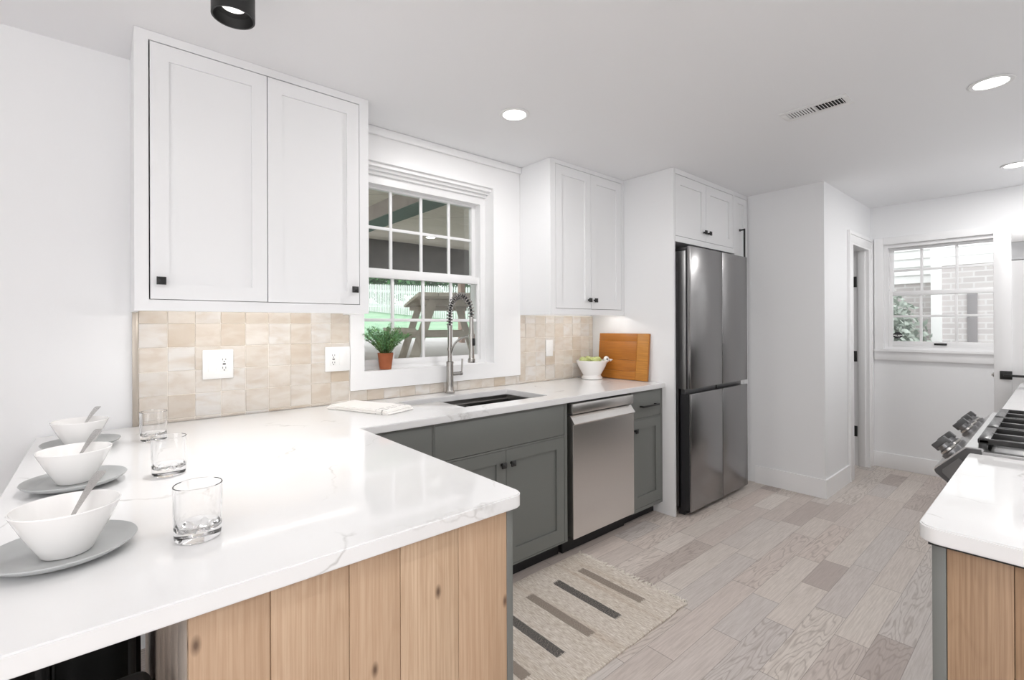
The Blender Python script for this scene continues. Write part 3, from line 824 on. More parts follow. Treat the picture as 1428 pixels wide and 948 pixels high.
# --- peninsula
t = thing('peninsula_cabinet', 'peninsula base clad in pale oak boards at its end', 'cabinet', (.43, 1.6, 0))
q = MB()
for a, b2 in ((.100, .216), (.2168, .353), (.3538, .459), (.4598, .601), (.6018, .742)):
    q.box(a + .0004, b2, .885, .905, 0.004, CB - .001, .0012)
obj('end_panel', q, 'oak', t)
q = MB()
y = .906
while y < 1.86:
    q.box(.100, .118, y, min(y + .118, 1.868) - .001, 0.004, CB - .001, .0012); y += .118
obj('side_panel', q, 'graywood', t)
obj('corner_post', MB().box(.743, .762, .885, .93, 0, CB - .001, .001), 'gray', t)
obj('body', MB().box(.119, .755, .906, 1.868, .098, CB - .001), 'gray', t)

# --- L-shaped countertop
def arc(cx, cy, r, a0, a1, n=7):
    return [(cx + r * math.cos(math.radians(a0 + (a1 - a0) * k / n)), cy + r * math.sin(math.radians(a0 + (a1 - a0) * k / n))) for k in range(n + 1)]
R_ = .032
outer = [(-.188, .866)] + arc(.787 - R_, .866 + R_, R_, -90, 0) + [(.787, 1.845), (PX - .001, 1.845), (PX - .001, 2.498), (-.188, 2.498)]
SX0, SX1, SY0, SY1 = 1.21, 1.975, 1.975, 2.35
hole = arc(SX0 + .012, SY0 + .012, .012, 180, 270, 3) + arc(SX1 - .012, SY0 + .012, .012, 270, 360, 3) + arc(SX1 - .012, SY1 - .012, .012, 0, 90, 3) + arc(SX0 + .012, SY1 - .012, .012, 90, 180, 3)
tag(obj('countertop', MB().plate(outer, [hole], CB, CT, .003), 'quartz'), 'large L-shaped white quartz countertop with faint veins', 'countertop')

# --- sink
t = thing('kitchen_sink', 'undermount steel workstation sink cut into the white counter', 'sink', (1.59, 2.16, .93))
q = MB()
th = .006; zb = .68
q.box(SX0 - th, SX0, SY0 - th, SY1 + th, zb, CB - .001).box(SX1, SX1 + th, SY0 - th, SY1 + th, zb, CB - .001)
q.box(SX0, SX1, SY0 - th, SY0, zb, CB - .001).box(SX0, SX1, SY1, SY1 + th, zb, CB - .001).box(SX0 - th, SX1 + th, SY0 - th, SY1 + th, zb - th, zb)
q.box(SX0, SX1, SY1 - .018, SY1, .868, .874).box(SX0, SX1, SY0, SY0 + .018, .868, .874)
obj('basin', q, 'sinksteel', t)
obj('divider', MB().box(1.645, 1.665, SY0, SY1, zb, .86, .006), 'sinksteel', t)
for x in (1.43, 1.82):
    obj('drain', MB().lathe([(0, .002), (.03, .002), (.045, .006), (.045, 0), (0, 0)], (x, 2.2, zb)), 'nickel', t)
for xa_, xb_ in ((1.40, 1.63), (1.68, 1.95)):
    q = MB()
    n_ = int((xb_ - xa_) / .03)
    for k in range(n_ + 1):
        x = xa_ + k * (xb_ - xa_) / n_
        q.cyl((x, SY0 + .02, zb + .025), (x, SY1 - .03, zb + .025), .0025, n=8)
    for y in (SY0 + .02, 2.16, SY1 - .03): q.cyl((xa_, y, zb + .022), (xb_, y, zb + .022), .0025, n=8)
    for x in (xa_, xb_):
        for y in (SY0 + .02, SY1 - .03): q.cyl((x, y, zb), (x, y, zb + .024), .004, n=8)
    obj('bottom_grid', q, 'black', t)
tag(obj('sink_cover', MB().box(SX0 + .001, 1.39, SY0 + .001, 2.215, .9135, .9285, .003), 'quartz'), 'white cutting board covering the left end of the sink', 'cutting board')
bpy.data.objects['sink_cover'].name = 'sink_board'

# --- faucet
bx, by = 1.605, 2.445
t = thing('kitchen_faucet', 'brushed nickel spring-neck faucet behind the sink', 'faucet', (bx, by, CT))
obj('base', MB().lathe([(0, .0), (.030, .0), (.031, .004), (.027, .009), (.0235, .02), (.022, .05), (.021, .178), (.0225, .18), (.0225, .19), (.014, .193), (0, .193)], (bx, by, CT + .0005)), 'nickel', t)
obj('riser', MB().cyl((bx, by, 1.12), (bx, by, 1.335), .013, n=20).cyl((bx, by, 1.325), (bx, by, 1.342), .0155, n=20).cyl((bx, by, 1.19), (bx, by, 1.205), .0155, n=20), 'nickel', t)
reach = .225
def arch(u):
    a = PI * (1 - u)
    return Vector((bx, by - reach / 2 - reach / 2 * math.cos(a), 1.40 + .118 * math.sin(a)))
path = [Vector((bx, by, 1.34)), Vector((bx, by, 1.37))] + [arch(k / 40) for k in range(41)] + [Vector((bx, by - reach, 1.385))]
obj('hose', MB().tube(path, .0075, 10), 'blackplastic', t)
# spring coil around the hose
L = [0]
for a, b2 in zip(path[:-1], path[1:]): L.append(L[-1] + (b2 - a).length)
def along(d):
    for i in range(len(L) - 1):
        if d <= L[i + 1]:
            f_ = (d - L[i]) / (L[i + 1] - L[i]); return path[i].lerp(path[i + 1], f_), (path[i + 1] - path[i]).normalized()
    return path[-1], (path[-1] - path[-2]).normalized()
turns = 23; pts = []
N = turns * 12
for k in range(N + 1):
    p, tt = along(L[-1] * k / N)
    n1 = Vector((1, 0, 0)); n2 = tt.cross(n1)
    a = 2 * PI * turns * k / N
    pts.append(p + (n1 * math.cos(a) + n2 * math.sin(a)) * .0175)
obj('spring', MB().tube(pts, .0028, 6), 'chromedark', t)
sy = by - reach
obj('spray_head', MB().lathe([(0, 0), (.020, 0), (.0205, .004), (.0205, .02), (.016, .026), (.0135, .09), (.0135, .2), (.012, .262), (0, .262)], (bx, sy, 1.128)), 'nickel', t)
obj('spray_button', MB().box(bx - .004, bx + .016, sy - .016, sy + .004, 1.225, 1.268, .004), 'blackplastic', t)
arm = [Vector((bx, by - .012, 1.20))]
for k in range(13):
    a = PI / 2 * k / 12
    arm.append(Vector((bx, by - .015 - (reach - .03) * math.sin(a), 1.20 + .085 * (1 - (1 - math.sin(a)) ** 1.7) if k else 1.20)))
arm = [Vector((bx, by - .012 - (reach - .022) * (1 - math.cos(PI / 2 * k / 14)), 1.155 + .125 * math.sin(PI / 2 * k / 14))) for k in range(15)]
obj('holder_arm', MB().tube(arm, .0065, 10).lathe([(.0145, -.012), (.019, -.012), (.019, .012), (.0145, .012)], (bx, sy, 1.28), closed=True), 'nickel', t)
obj('lever', MB().cyl((bx + .018, by, 1.045), (bx + .075, by, 1.045), .0115, n=16).cyl((bx + .075, by, 1.045), (bx + .088, by, 1.045), .013, n=16).cyl((bx + .086, by, 1.045), (bx + .092, by, 1.135), .0045, .006, n=12), 'nickel', t)

# --- backsplash of square tiles
t = thing('tile_backsplash', 'beige handmade square tile backsplash under the wall cabinets', 'backsplash', (1.5, 2.51, .93))
obj('grout_bed', MB().box(.112, 1.004, 2.5005, 2.5095, CT, 1.412).box(2.2205, PX - .001, 2.5005, 2.5095, CT, 1.412).box(1.004, 2.2205, 2.5005, 2.5095, CT, .9925), 'grout', t, smooth=False)
rnd = random.Random(3)
q = MB()
pitch = .0988
zs = [CT + .001, .944] + [.944 + .1025 * k for k in range(1, 5)] + [1.408]
def tiles(xa_, xb_, x_off, zlist, run=False):
    for r_i, (za, zb2) in enumerate(zip(zlist[:-1], zlist[1:])):
        if zb2 - za < .008: continue
        off = x_off + (pitch / 2 if run and r_i % 2 else 0)
        k0 = math.floor((xa_ - off) / pitch)
        x = off + k0 * pitch
        while x < xb_:
            a, b2 = max(x, xa_) + .0009, min(x + pitch, xb_) - .0009
            if b2 - a > .008:
                yy = 2.498 + rnd.uniform(-.0012, .0012)
                T_ = Matrix.Translation(((a + b2) / 2, yy, (za + zb2) / 2)) @ Matrix.Rotation(rnd.uniform(-.012, .012), 4, 'X') @ Matrix.Rotation(rnd.uniform(-.012, .012), 4, 'Z')
                hx, hz = (b2 - a) / 2, (zb2 - za) / 2 - .0011
                q.box(-hx, hx, 0, .006, -hz, hz, .0014, 1, T_)
            x += pitch
tiles(.114, 1.004, .113, zs)
tiles(1.005, 2.220, .113, [CT + .001, .9915])
tiles(2.221, PX - .002, 2.376, zs)
obj('tile_field', q, 'tile', t)
obj('edge_strip', MB().box(.094, .112, 2.492, 2.5095, CT + .0005, 1.405, .001), 'metaltrim', t)

# --- outlets
def outlet(label, x0, x1, z0, z1, items, group):
    xc, zc = (x0 + x1) / 2, (z0 + z1) / 2
    t = thing('wall_outlet', label, 'outlet', (xc, 2.4975, zc), 0, group)
    yf = 2.4955
    obj('cover_plate', MB().box(x0, x1, yf - .006, yf, z0, z1, .0025), 'plate_w', t)
    n_ = len(items)
    for k, it in enumerate(items):
        c_ = x0 + (x1 - x0) * (k + .5) / n_ if n_ > 1 else xc
        c_ = xc + (k - (n_ - 1) / 2) * .046
        if it == 'switch':
            o = obj('rocker_switch', MB().box(c_ - .0165, c_ + .0165, yf - .0085, yf - .003, zc - .033, zc + .033, .0015), 'plate_w', t)
        else:
            o = obj('receptacle', MB().box(c_ - .0165, c_ + .0165, yf - .0075, yf - .003, zc - .034, zc + .034, .0015), 'plate_w', t)
            s_ = MB()
            for dz in (-.019, .019):
                for dx in (-.006, .006): s_.box(c_ + dx - .001, c_ + dx + .001, yf - .0082, yf - .007, zc + dz - .002, zc + dz + .006)
                s_.box(c_ - .002, c_ + .002, yf - .0082, yf - .007, zc + dz - .011, zc + dz - .006)
            s_.box(c_ - .006, c_ + .006, yf - .0082, yf - .007, zc - .003, zc + .003)
            obj('slots', s_, 'slot', o)
outlet('white switch and outlet plate in the middle of the left tile area', .337, .457, 1.106, 1.236, ['switch', 'receptacle'], None)
outlet('white outlet and switch plate tucked beside the window casing', .872, 1.0035, 1.104, 1.232, ['receptacle', 'switch'], None)
outlet('single white switch plate on the tiles right of the window', 2.474, 2.546, 1.112, 1.232, ['switch'], None)

# ================================================================== RIGHT SIDE
t = thing('range_side_cabinet', 'cabinet with brown oak end boards under the right counter', 'cabinet', (1.7, -.1, 0))
q = MB()
for a, b2 in ((.064, .158), (-.07, .0632), (-.2, -.0708), (-.33, -.2008), (-.448, -.3308)): q.box(1.298, 1.318, a, b2, .002, CB - .012, .0012)
obj('end_panel', q, 'oakdark', t)
obj('corner_post', MB().box(1.298, 1.34, .159, .181, 0, CB - .012, .001), 'gray', t)
obj('body', MB().box(1.319, 2.08, -.448, .158, .09, CB - .012), 'gray', t)
obj('door', shaker(1.36, 2.07, .12, .86, .158 - .0).__class__().box(1.36, 2.07, .158, .178, .12, .86, .0015), 'gray', t)
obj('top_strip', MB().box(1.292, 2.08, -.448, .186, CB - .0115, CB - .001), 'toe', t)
R2 = .034
outer = arc(1.265 + R2, .2 - R2, R2, 90, 180) + [(1.265, -.449), (2.085, -.449), (2.085, .2)]
tag(obj('countertop', MB().plate(outer, [], CB, CT, .003), 'quartz'), 'short white quartz countertop with rounded corner before the range', 'countertop')
tag(obj('countertop', MB().plate([(3.0, .2), (3.0, -.449), (4.80, -.449), (4.80, .2)], [], CB, CT, .003), 'quartz'), 'white quartz countertop beyond the range towards the open door', 'countertop')
t = thing('far_base_cabinet', 'gray base cabinet below the counter beyond the range', 'cabinet', (3.9, -.1, 0))
obj('body', MB().box(3.01, 4.79, -.448, .155, .09, CB - .001), 'gray', t)
for k in range(3): obj('door', MB().box(3.02 + .59 * k, 3.60 + .59 * k, .155, .175, .12, .86, .0015), 'gray', t)
obj('toe_kick', MB().box(3.01, 4.79, -.448, .09, 0, .09), 'toe', t)

# --- range
t = thing('gas_range', 'stainless steel gas range between the right counters', 'range', (2.54, -.12, 0))
X0, X1 = 2.09, 2.995
obj('body', MB().box(X0, X1, -.44, .165, .08, .905), 'rangeside', t)
obj('cooktop', MB().box(X0, X1, -.44, .196, .906, .938, .004), 'range', t)
cp = [(.209, .947), (.288, .860), (.284, .847), (.253, .818), (.168, .818), (.168, .947)]
cpo = obj('control_panel', MB().prism(cp, X0 + .002, X1 - .002, 'X', .002), 'range', t)
ce = [(.207, .943), (.284, .859), (.280, .848), (.251, .822), (.172, .822), (.172, .943)]
obj('end_cap', MB().prism(ce, X0 - .004, X0 + .003, 'X', .001), 'rangeside', cpo)
ci = [(.224, .908), (.264, .863), (.264, .853), (.246, .835), (.214, .835), (.214, .900)]
obj('end_inset', MB().prism(ci, X0 - .0065, X0 - .003, 'X', .001), 'knobmetal', cpo)
obj('oven_door', MB().box(X0 + .01, X1 - .01, .165, .2, .2, .812, .004), 'range', t)
obj('oven_handle', MB().cyl((X0 + .06, .25, .79), (X1 - .06, .25, .79), .013, n=16).cyl((X0 + .1, .2, .79), (X0 + .1, .25, .79), .01, n=12).cyl((X1 - .1, .2, .79), (X1 - .1, .25, .79), .01, n=12), 'range', t)
obj('drawer', MB().box(X0 + .01, X1 - .01, .165, .195, .085, .195, .004), 'range', t)
nrm = Vector((0, .740, .672)); tang = Vector((0, -.672, .740))
def knob_at(x):
    c_ = Vector((x, .250, .903))
    mt4 = Matrix.Translation(c_) @ Matrix((Vector((1, 0, 0)), tang, nrm)).transposed().to_4x4()
    k1 = obj('knob', MB().lathe([(0, -.002), (.031, -.002), (.031, .008), (.026, .010), (.0235, .012), (.0235, .020), (.020, .022), (.020, .034), (0, .034)], n=32, mat4=mt4), 'knobmetal', t)
    obj('grip', MB().box(-.009, .009, -.025, .025, .026, .052, .003, 2, mt4), 'rangeside', k1)
    obj('collar', MB().lathe([(.0240, .0115), (.0255, .0115), (.0255, .0175), (.0240, .0175)], n=32, closed=True, mat4=mt4), 'nickel', k1)
for x in (2.185, 2.30, 2.66, 2.78, 2.90): knob_at(x)
# burners and grates
for x, y in ((2.30, .05), (2.30, -.25), (2.78, .05), (2.78, -.25), (2.54, -.10)):
    bo = obj('burner', MB().lathe([(0, .0), (.055, 0), (.055, .008), (.04, .014), (0, .014)], (x, y, .937), 28), 'range', t)
    obj('burner_cap', MB().lathe([(0, .014), (.036, .014), (.038, .018), (.034, .023), (0, .024)], (x, y, .937), 28), 'iron', bo)
for gx0, gx1 in ((2.135, 2.395), (2.405, 2.675), (2.685, 2.945)):
    q = MB()
    ys, ye = .185, -.40
    zt, zb2 = .972, .954
    q.box(gx0, gx1, ys - .03, ys, zb2, zt, .005).box(gx0, gx1, ye, ye + .02, zb2, zt, .005)
    q.box(gx0, gx0 + .016, ye, ys, zb2, zt, .004).box(gx1 - .016, gx1, ye, ys, zb2, zt, .004)
    q.box(gx0, gx1, -.115, -.10, zb2, zt, .003)
    xm = (gx0 + gx1) / 2
    for ya, yb2 in ((ys - .02, .075), (.02, -.105), (-.11, -.22), (-.28, ye)): q.box(xm - .007, xm + .007, min(ya, yb2), max(ya, yb2), zb2, zt, .003)
    for yc2 in (.045, -.25):
        q.box(gx0, gx0 + .09, yc2 - .007, yc2 + .007, zb2, zt, .003).box(gx1 - .09, gx1, yc2 - .007, yc2 + .007, zb2, zt, .003)
    for x in (gx0 + .012, gx1 - .012):
        for y in (ys - .012, ye + .012): q.box(x - .01, x + .01, y - .01, y + .01, .938, zb2 + .004, .002)
    obj('grate', q, 'iron', t)

# ================================================================== CEILING FIXTURES
def downlight(label, x, y):
    t = thing('ceiling_light', label, 'ceiling light', (x, y, CEIL), 0, None)
    obj('trim_ring', MB().lathe([(.058, -.001), (.078, -.001), (.08, -.004), (.074, -.0075), (.060, -.006)], (x, y, CEIL), 48, closed=True), 'vent', t)
    obj('lens', MB().lathe([(0, -.003), (.0585, -.003), (.0585, -.001), (0, -.001)], (x, y, CEIL), 48), 'lens', t)
    lamp('downlight_lamp', (0, 0, -.012), DOWN_W, .11, t)
downlight('round recessed light in the ceiling before the sink window', 1.63, 1.866)
downlight('round recessed light near the ceiling vent, larger of the right-hand pair', 3.075, .215)
downlight('small distant recessed light at the right edge of the ceiling', 4.80, .215)
# black cylinder spot
t = thing('ceiling_spotlight', 'black cylinder spotlight on the ceiling over the peninsula', 'ceiling light', (.312, 1.685, CEIL))
sx_, sy_ = .312, 1.685
obj('housing', MB().lathe([(.0, -.001), (.06, -.001), (.06, -.14), (.055, -.14), (.050, -.112), (.034, -.105), (.034, -.10), (0, -.10)], (sx_, sy_, CEIL), 56), 'black', t)
obj('lens', MB().lathe([(0, -.112), (.02, -.111), (.033, -.106), (.033, -.1015), (0, -.1015)], (sx_, sy_, CEIL), 40), 'spotlens', t)
sl = lamp('spot_lamp', (0, 0, -.116), 1.3, .05, t, spread=62)
# vent
t = thing('ceiling_vent', 'white rectangular ceiling vent with a dark half', 'vent', (2.755, .825, CEIL))
vx0, vx1, vy0, vy1 = 2.685, 2.825, .675, .975
q = MB()
z0, z1 = CEIL - .006, CEIL - .0005
q.box(vx0, vx0 + .03, vy0, vy1, z0, z1, .002).box(vx1 - .03, vx1, vy0, vy1, z0, z1, .002).box(vx0 + .03, vx1 - .03, vy0, vy0 + .026, z0, z1, .002).box(vx0 + .03, vx1 - .03, vy1 - .026, vy1, z0, z1, .002)
q.box(vx0 + .03, vx1 - .03, .822, .832, z0, z1, .001)
obj('frame', q, 'vent', t)
obj('duct_opening', MB().box(vx0 + .029, vx1 - .029, vy0 + .025, vy1 - .025, CEIL - .0012, CEIL - .0004), 'ventdark', t)
q = MB()
for k in range(9):
    y = vy0 + .034 + k * .0137
    q.box(vx0 + .029, vx1 - .029, -.0012, .0012, -.006, .0, 0, 2, Matrix.Translation((0, y, CEIL - .0012)) @ Matrix.Rotation(-.55, 4, 'X'))
for k in range(9):
    y = .841 + k * .0125
    q.box(vx0 + .029, vx1 - .029, -.0012, .0012, -.0065, .0, 0, 2, Matrix.Translation((0, y, CEIL - .0012)) @ Matrix.Rotation(1.05, 4, 'X'))
obj('louvers', q, 'vent', t)

# ================================================================== TABLEWARE ON THE PENINSULA
PLX, BWX = -.053, -.052
plate_prof = [(0, .001), (.062, .001), (.068, .003), (.088, .009), (.101, .0165), (.105, .021), (.104, .0225), (.1015, .0215), (.090, .0145), (.076, .010), (.0, .009)]
bowl_prof = [(0, .001), (.034, .001), (.0365, .004), (.045, .02), (.0585, .046), (.0695, .070), (.0755, .0835), (.0750, .0855), (.0730, .0850), (.0665, .071), (.055, .046), (.041, .021), (.03, .010), (0, .008)]
def spoon_mb():
    """a spoon lying along +X (tip of the handle at +X), bowl at the origin"""
    bm = bmesh.new()
    rows = []
    prof = [(-.026, .002, .004), (-.022, .009, .001), (-.010, .0155, -.003), (.004, .0150, -.003), (.018, .008, .001), (.028, .0036, .005), (.05, .0040, .006), (.09, .0066, .006), (.115, .0088, .004), (.134, .0096, .001), (.139, .0075, .000)]
    for x, hw, z in prof:
        dip = .006 if hw > .0075 and x < .02 else 0
        rows.append([bm.verts.new((x, y, z2)) for y, z2 in ((-hw, z), (-hw * .5, z - dip * .8), (0, z - dip), (hw * .5, z - dip * .8), (hw, z))])
    for A, B in zip(rows[:-1], rows[1:]):
        for k in range(4): bm.faces.new((A[k], A[k + 1], B[k + 1], B[k]))
    bmesh.ops.solidify(bm, geom=bm.faces[:], thickness=.0016)
    bmesh.ops.recalc_face_normals(bm, faces=bm.faces[:])
    return bm
def setting(yp, yb, where, xb=BWX):
    p = tag(obj('dinner_plate', MB().lathe(plate_prof, n=72), 'stone'), 'round gray plate under the %s white bowl' % where, 'plate', 'gray plates along the counter edge')
    p.location = (PLX, yp, CT + .0005)
    b_ = tag(obj('soup_bowl', MB().lathe(bowl_prof, n=72), 'ceramic'), '%s white bowl on a gray plate' % {'nearest': 'nearest and largest-looking', 'middle': 'middle', 'farthest': 'farthest'}[where], 'bowl', 'white bowls along the counter edge')
    b_.location = (xb, yb, CT + .0105)
    s_ = tag(obj('spoon', MB().add(spoon_mb()), 'spoon'), 'silver spoon leaning in the %s white bowl' % where, 'spoon', 'spoons in the white bowls')
    return b_, s_
def lean_spoon(s_, a, bpt):
    """bowl end at a, handle pointing to bpt"""
    a, bpt = Vector(a), Vector(bpt)
    d = (bpt - a).normalized()
    side = Vector((0, 0, 1)).cross(d).normalized()
    n_ = d.cross(side)
    s_.matrix_world = Matrix.Translation(a) @ Matrix((d, side, n_)).transposed().to_4x4()
for yp, yb, wh, xb in ((1.172, 1.160, 'nearest', -.048), (1.673, 1.675, 'middle', -.054), (2.193, 2.178, 'farthest', -.057)):
    b_, s_ = setting(yp, yb, wh, xb)
    lean_spoon(s_, (xb - .006, yb - .014, CT + .042), (xb + .043, yb + .075, CT + .120))
# tumblers
tum = [(0, .0005), (.034, .0005), (.0385, .004), (.0395, .012), (.0405, .06), (.0412, .104), (.0402, .1050), (.0388, .1040), (.0380, .06), (.0372, .030), (.034, .024), (.02, .0195), (0, .0185)]
for y, wh in ((1.102, 'nearest of three clear tumblers, on the counter beside the front bowl'), (1.630, 'middle clear tumbler of three on the white counter'), (2.153, 'farthest clear tumbler, next to the tile edge strip')):
    q = MB().lathe(tum, n=96)
    for v in q.bm.verts:   # thick faceted base
        if v.co.z < .026:
            a = math.atan2(v.co.y, v.co.x); r = math.hypot(v.co.x, v.co.y)
            if v.co.z > .015 and r > .01: v.co.z += .0022 * math.sin(7 * a) + .001 * math.sin(12 * a + 1)
    o = tag(obj('tumbler', q, 'glass'), wh, 'glass', 'clear tumblers on the counter')
    o.location = (.141, y, CT + .0005)

# --- folded towel
def towel_layer(L_, W_, z0, h, seed):
    bm = bmesh.new()
    bmesh.ops.create_cube(bm, size=1)
    for v in bm.verts: v.co = Vector((v.co.x * L_, v.co.y * W_, z0 + (v.co.z + .5) * h))
    bmesh.ops.bevel(bm, geom=bm.edges[:], offset=min(h * .48, .006), segments=3, affect='EDGES')
    bmesh.ops.subdivide_edges(bm, edges=[e for e in bm.edges if e.calc_length() > .05], cuts=18, use_grid_fill=True)
    for v in bm.verts:
        n_ = noise.noise(Vector((v.co.x * 9 + seed, v.co.y * 9, seed)))
        v.co.x += .004 * noise.noise(Vector((v.co.y * 14, v.co.z * 40, seed + 3)))
        v.co.y += .004 * noise.noise(Vector((v.co.x * 14, v.co.z * 40, seed + 9)))
        if v.co.z > z0 + h * .3: v.co.z += .004 * n_ + (.006 * max(0, math.sin(v.co.x * 21 + 1)) if v.co.x > .09 else 0)
    return bm
q = MB().add(towel_layer(.40, .185, .0008, .012, 1.0)).add(towel_layer(.385, .178, .0095, .012, 5.0))
o = tag(obj('dish_towel', q, 'towel'), 'folded white dish towel with dark printed stripe near the sink', 'towel')
o.location = (1.0, 2.235, CT); o.rotation_euler = (0, 0, math.radians(-68))

# --- potted plant on the sill
px_, py_, pz_ = 1.228, 2.535, 1.0925
t = thing('potted_plant', 'small green herb plant in terracotta pot on the window sill', 'plant', (px_, py_, pz_))
obj('pot', MB().lathe([(0, .001), (.031, .001), (.0325, .003), (.0435, .088), (.0440, .094), (.0400, .094), (.0390, .084), (.030, .012), (0, .010)], (px_, py_, pz_), 40), 'terracotta', t)
obj('soil', MB().lathe([(0, .082), (.02, .083), (.0385, .078), (.0385, .07), (0, .07)], (px_, py_, pz_), 24), 'soil', t)
rp = random.Random(11)
stems, leaves = MB(), bmesh.new()
for k in range(100):
    az = rp.uniform(0, 2 * PI); lean = rp.uniform(.05, 1.0) ** .8
    ht = rp.uniform(.12, .195) * (1 - .30 * lean); rad = lean * .15
    p0 = Vector((px_ + .02 * math.cos(az) * lean, py_ + .02 * math.sin(az) * lean, pz_ + .08))
    yk = .42 if math.sin(az) > 0 else .8
    p3 = p0 + Vector((rad * math.cos(az), rad * math.sin(az) * yk, ht))
    if p3.y > 2.588: p3.y = 2.588 - rp.uniform(0, .02)
    p1 = p0.lerp(p3, .45) + Vector((0, 0, .018 + .02 * lean))
    cur = [p0 * (1 - u) ** 2 + p1 * (2 * u * (1 - u)) + p3 * u ** 2 for u in [i / 6 for i in range(7)]]
    stems.tube(cur, [.0012 - .0001 * i for i in range(7)], 5)
    for i in range(42):
        u = rp.uniform(.18, 1.0)
        p = p0 * (1 - u) ** 2 + p1 * (2 * u * (1 - u)) + p3 * u ** 2
        d = Vector((rp.gauss(0, 1), rp.gauss(0, 1), rp.gauss(.35, .6))).normalized()
        ln = rp.uniform(.009, .018); wd = d.orthogonal().normalized() * .0023
        e = p + d * ln
        if e.y > 2.592: e.y = 2.592
        mid = p + (e - p) * .5 + Vector((0, 0, .0012))
        a = leaves.verts.new(p); b1 = leaves.verts.new(mid + wd); b2 = leaves.verts.new(mid - wd); c_ = leaves.verts.new(e)
        leaves.faces.new((a, b1, c_)); leaves.faces.new((a, c_, b2))
so = obj('stems', stems, 'stem', t)
fo = obj('foliage', MB().add(leaves), 'leaf', t, smooth=False)

# --- fruit bowl, apples, board
fbx, fby = 2.83, 2.355
t = thing('fruit_bowl', 'white footed bowl of green apples in front of the wooden board', 'bowl', (fbx, fby, CT))
fp = [(0, .002), (.076, .0015), (.080, .006), (.078, .018), (.070, .026), (.068, .034), (.084, .062), (.104, .098), (.115, .128), (.118, .140), (.117, .1435), (.113, .1425), (.100, .10), (.078, .062), (.055, .045), (0, .04)]
obj('vessel', MB().lathe(fp, (fbx, fby, CT + .0003), 64), 'ceramic', t)
hx, hy = fbx + .085, fby - .072
obj('scroll_handle', MB().sphere((hx, hy, CT + .148), .026, (1, .8, 1)).lathe([(0, 0), (.012, .002), (.006, .02), (0, .028)], n=16, mat4=Matrix.Translation((hx + .018, hy - .014, CT + .142)) @ Matrix.Rotation(1.35, 4, Vector((.65, .75, 0)))), 'ceramic', t)
obj('handle_eye', MB().sphere((hx - .012, hy - .017, CT + .152), .0065), 'slot', t)
apples = [(-.06, .03, 'green apple at the left of the footed fruit bowl'), (.036, -.02, 'plump green apple in front at the middle of the fruit bowl'), (-.034, -.05, 'pale green apple half hidden in the fruit bowl front'), (.028, .056, 'green apple at the back of the fruit bowl')]
first = None
for dx, dy, lab in apples:
    if first is None:
        t = thing('green_apple', lab, 'apple', (0, 0, 0), 0, 'green apples in the fruit bowl')
        ap = [(0, -.028), (.012, -.031), (.026, -.024), (.034, -.004), (.033, .012), (.024, .026), (.010, .029), (.003, .023), (0, .021)]
        obj('flesh', MB().lathe(ap, n=32), 'apple', t, local=True)
        obj('stalk', MB().tube([(0, 0, .021), (.001, 0, .03), (.003, .001, .038)], .0012, 6), 'stem', t, local=True)
        first = t
    else:
        t = copy_tree(first); t['label'] = lab
    t.location = (fbx + dx, fby + dy, CT + .140)
    t.rotation_euler = (rp.uniform(-.3, .3), rp.uniform(-.3, .3), rp.uniform(0, 6))
# board: local X = thickness, Y = width, Z = height
t = thing('wooden_board', 'large orange-brown wooden cutting board leaning against the tall panel', 'cutting board', (2.975, 2.185, CT + .002))
q = MB().box(-.011, .011, -.225, -.126, 0, .345, .003).box(-.011, .011, -.1255, .225, 0, .062, .003).box(-.011, .011, -.1255, .225, .0625, .145, .003).box(-.011, .011, -.1255, .225, .1455, .285, .003).box(-.011, .011, -.1255, .225, .2855, .345, .003)
obj('board_body', q, 'acacia', t, local=True)
t.rotation_euler = (0, math.asin((PX - .012 - 2.975) / .345), 0)

# --- rug
t = thing('runner_rug', 'cream woven runner rug with dark dashes in front of the sink cabinet', 'rug', (1.5, 1.52, 0))
bm = bmesh.new()
nx, ny = 90, 30
xa_, xb_, ya_, yb2 = .86, 2.118, 1.185, 1.868
G2 = [[None] * (ny + 1) for _ in range(nx + 1)]
for i in range(nx + 1):
    for j in range(ny + 1):
        x = xa_ + (xb_ - xa_) * i / nx
        yl = ya_ + .006 * noise.noise(Vector((x * 9, 1, 0))) + .004 * noise.noise(Vector((x * 40, 2, 0)))
        yh = yb2 + .004 * noise.noise(Vector((x * 9, 5, 0)))
        y = yl + (yh - yl) * j / ny
        G2[i][j] = bm.verts.new((x, y, .0075 + .0016 * noise.noise(Vector((x * 7, y * 7, 0)))))
for i in range(nx):
    for j in range(ny): bm.faces.new((G2[i][j], G2[i + 1][j], G2[i + 1][j + 1], G2[i][j + 1]))
ret = bmesh.ops.extrude_face_region(bm, geom=bm.faces[:])
for v in [g_ for g_ in ret['geom'] if isinstance(g_, bmesh.types.BMVert)]: v.co.z = .0008
bmesh.ops.recalc_face_normals(bm, faces=bm.faces[:])
ro = obj('woven_mat', MB().add(bm), 'rug', t)
ro.location = (-1.5, -1.52, 0)       # keep the pattern in room coordinates
for v in ro.data.vertices: v.co += Vector((1.5, 1.52, 0))
fr = MB(); rf = random.Random(5)
k = 0
y = ya_ + .004
while y < yb2:
    x = xb_ - .004
    pts = [Vector((x, y, .006))]
    a = rf.uniform(-.6, .6)
    for i in range(4):
        a += rf.uniform(-.6, .6)
        x += .0095 * math.cos(a); yy = pts[-1].y + .0095 * math.sin(a)
        pts.append(Vector((x, yy, max(.003, .006 - i * .001 + rf.uniform(0, .003)))))
    fr.tube(pts, [.0034, .0034, .003, .0026, .002], 6)
    y += .0105
fo = obj('fringe', fr, 'fringe', t); fo['kind'] = 'stuff'

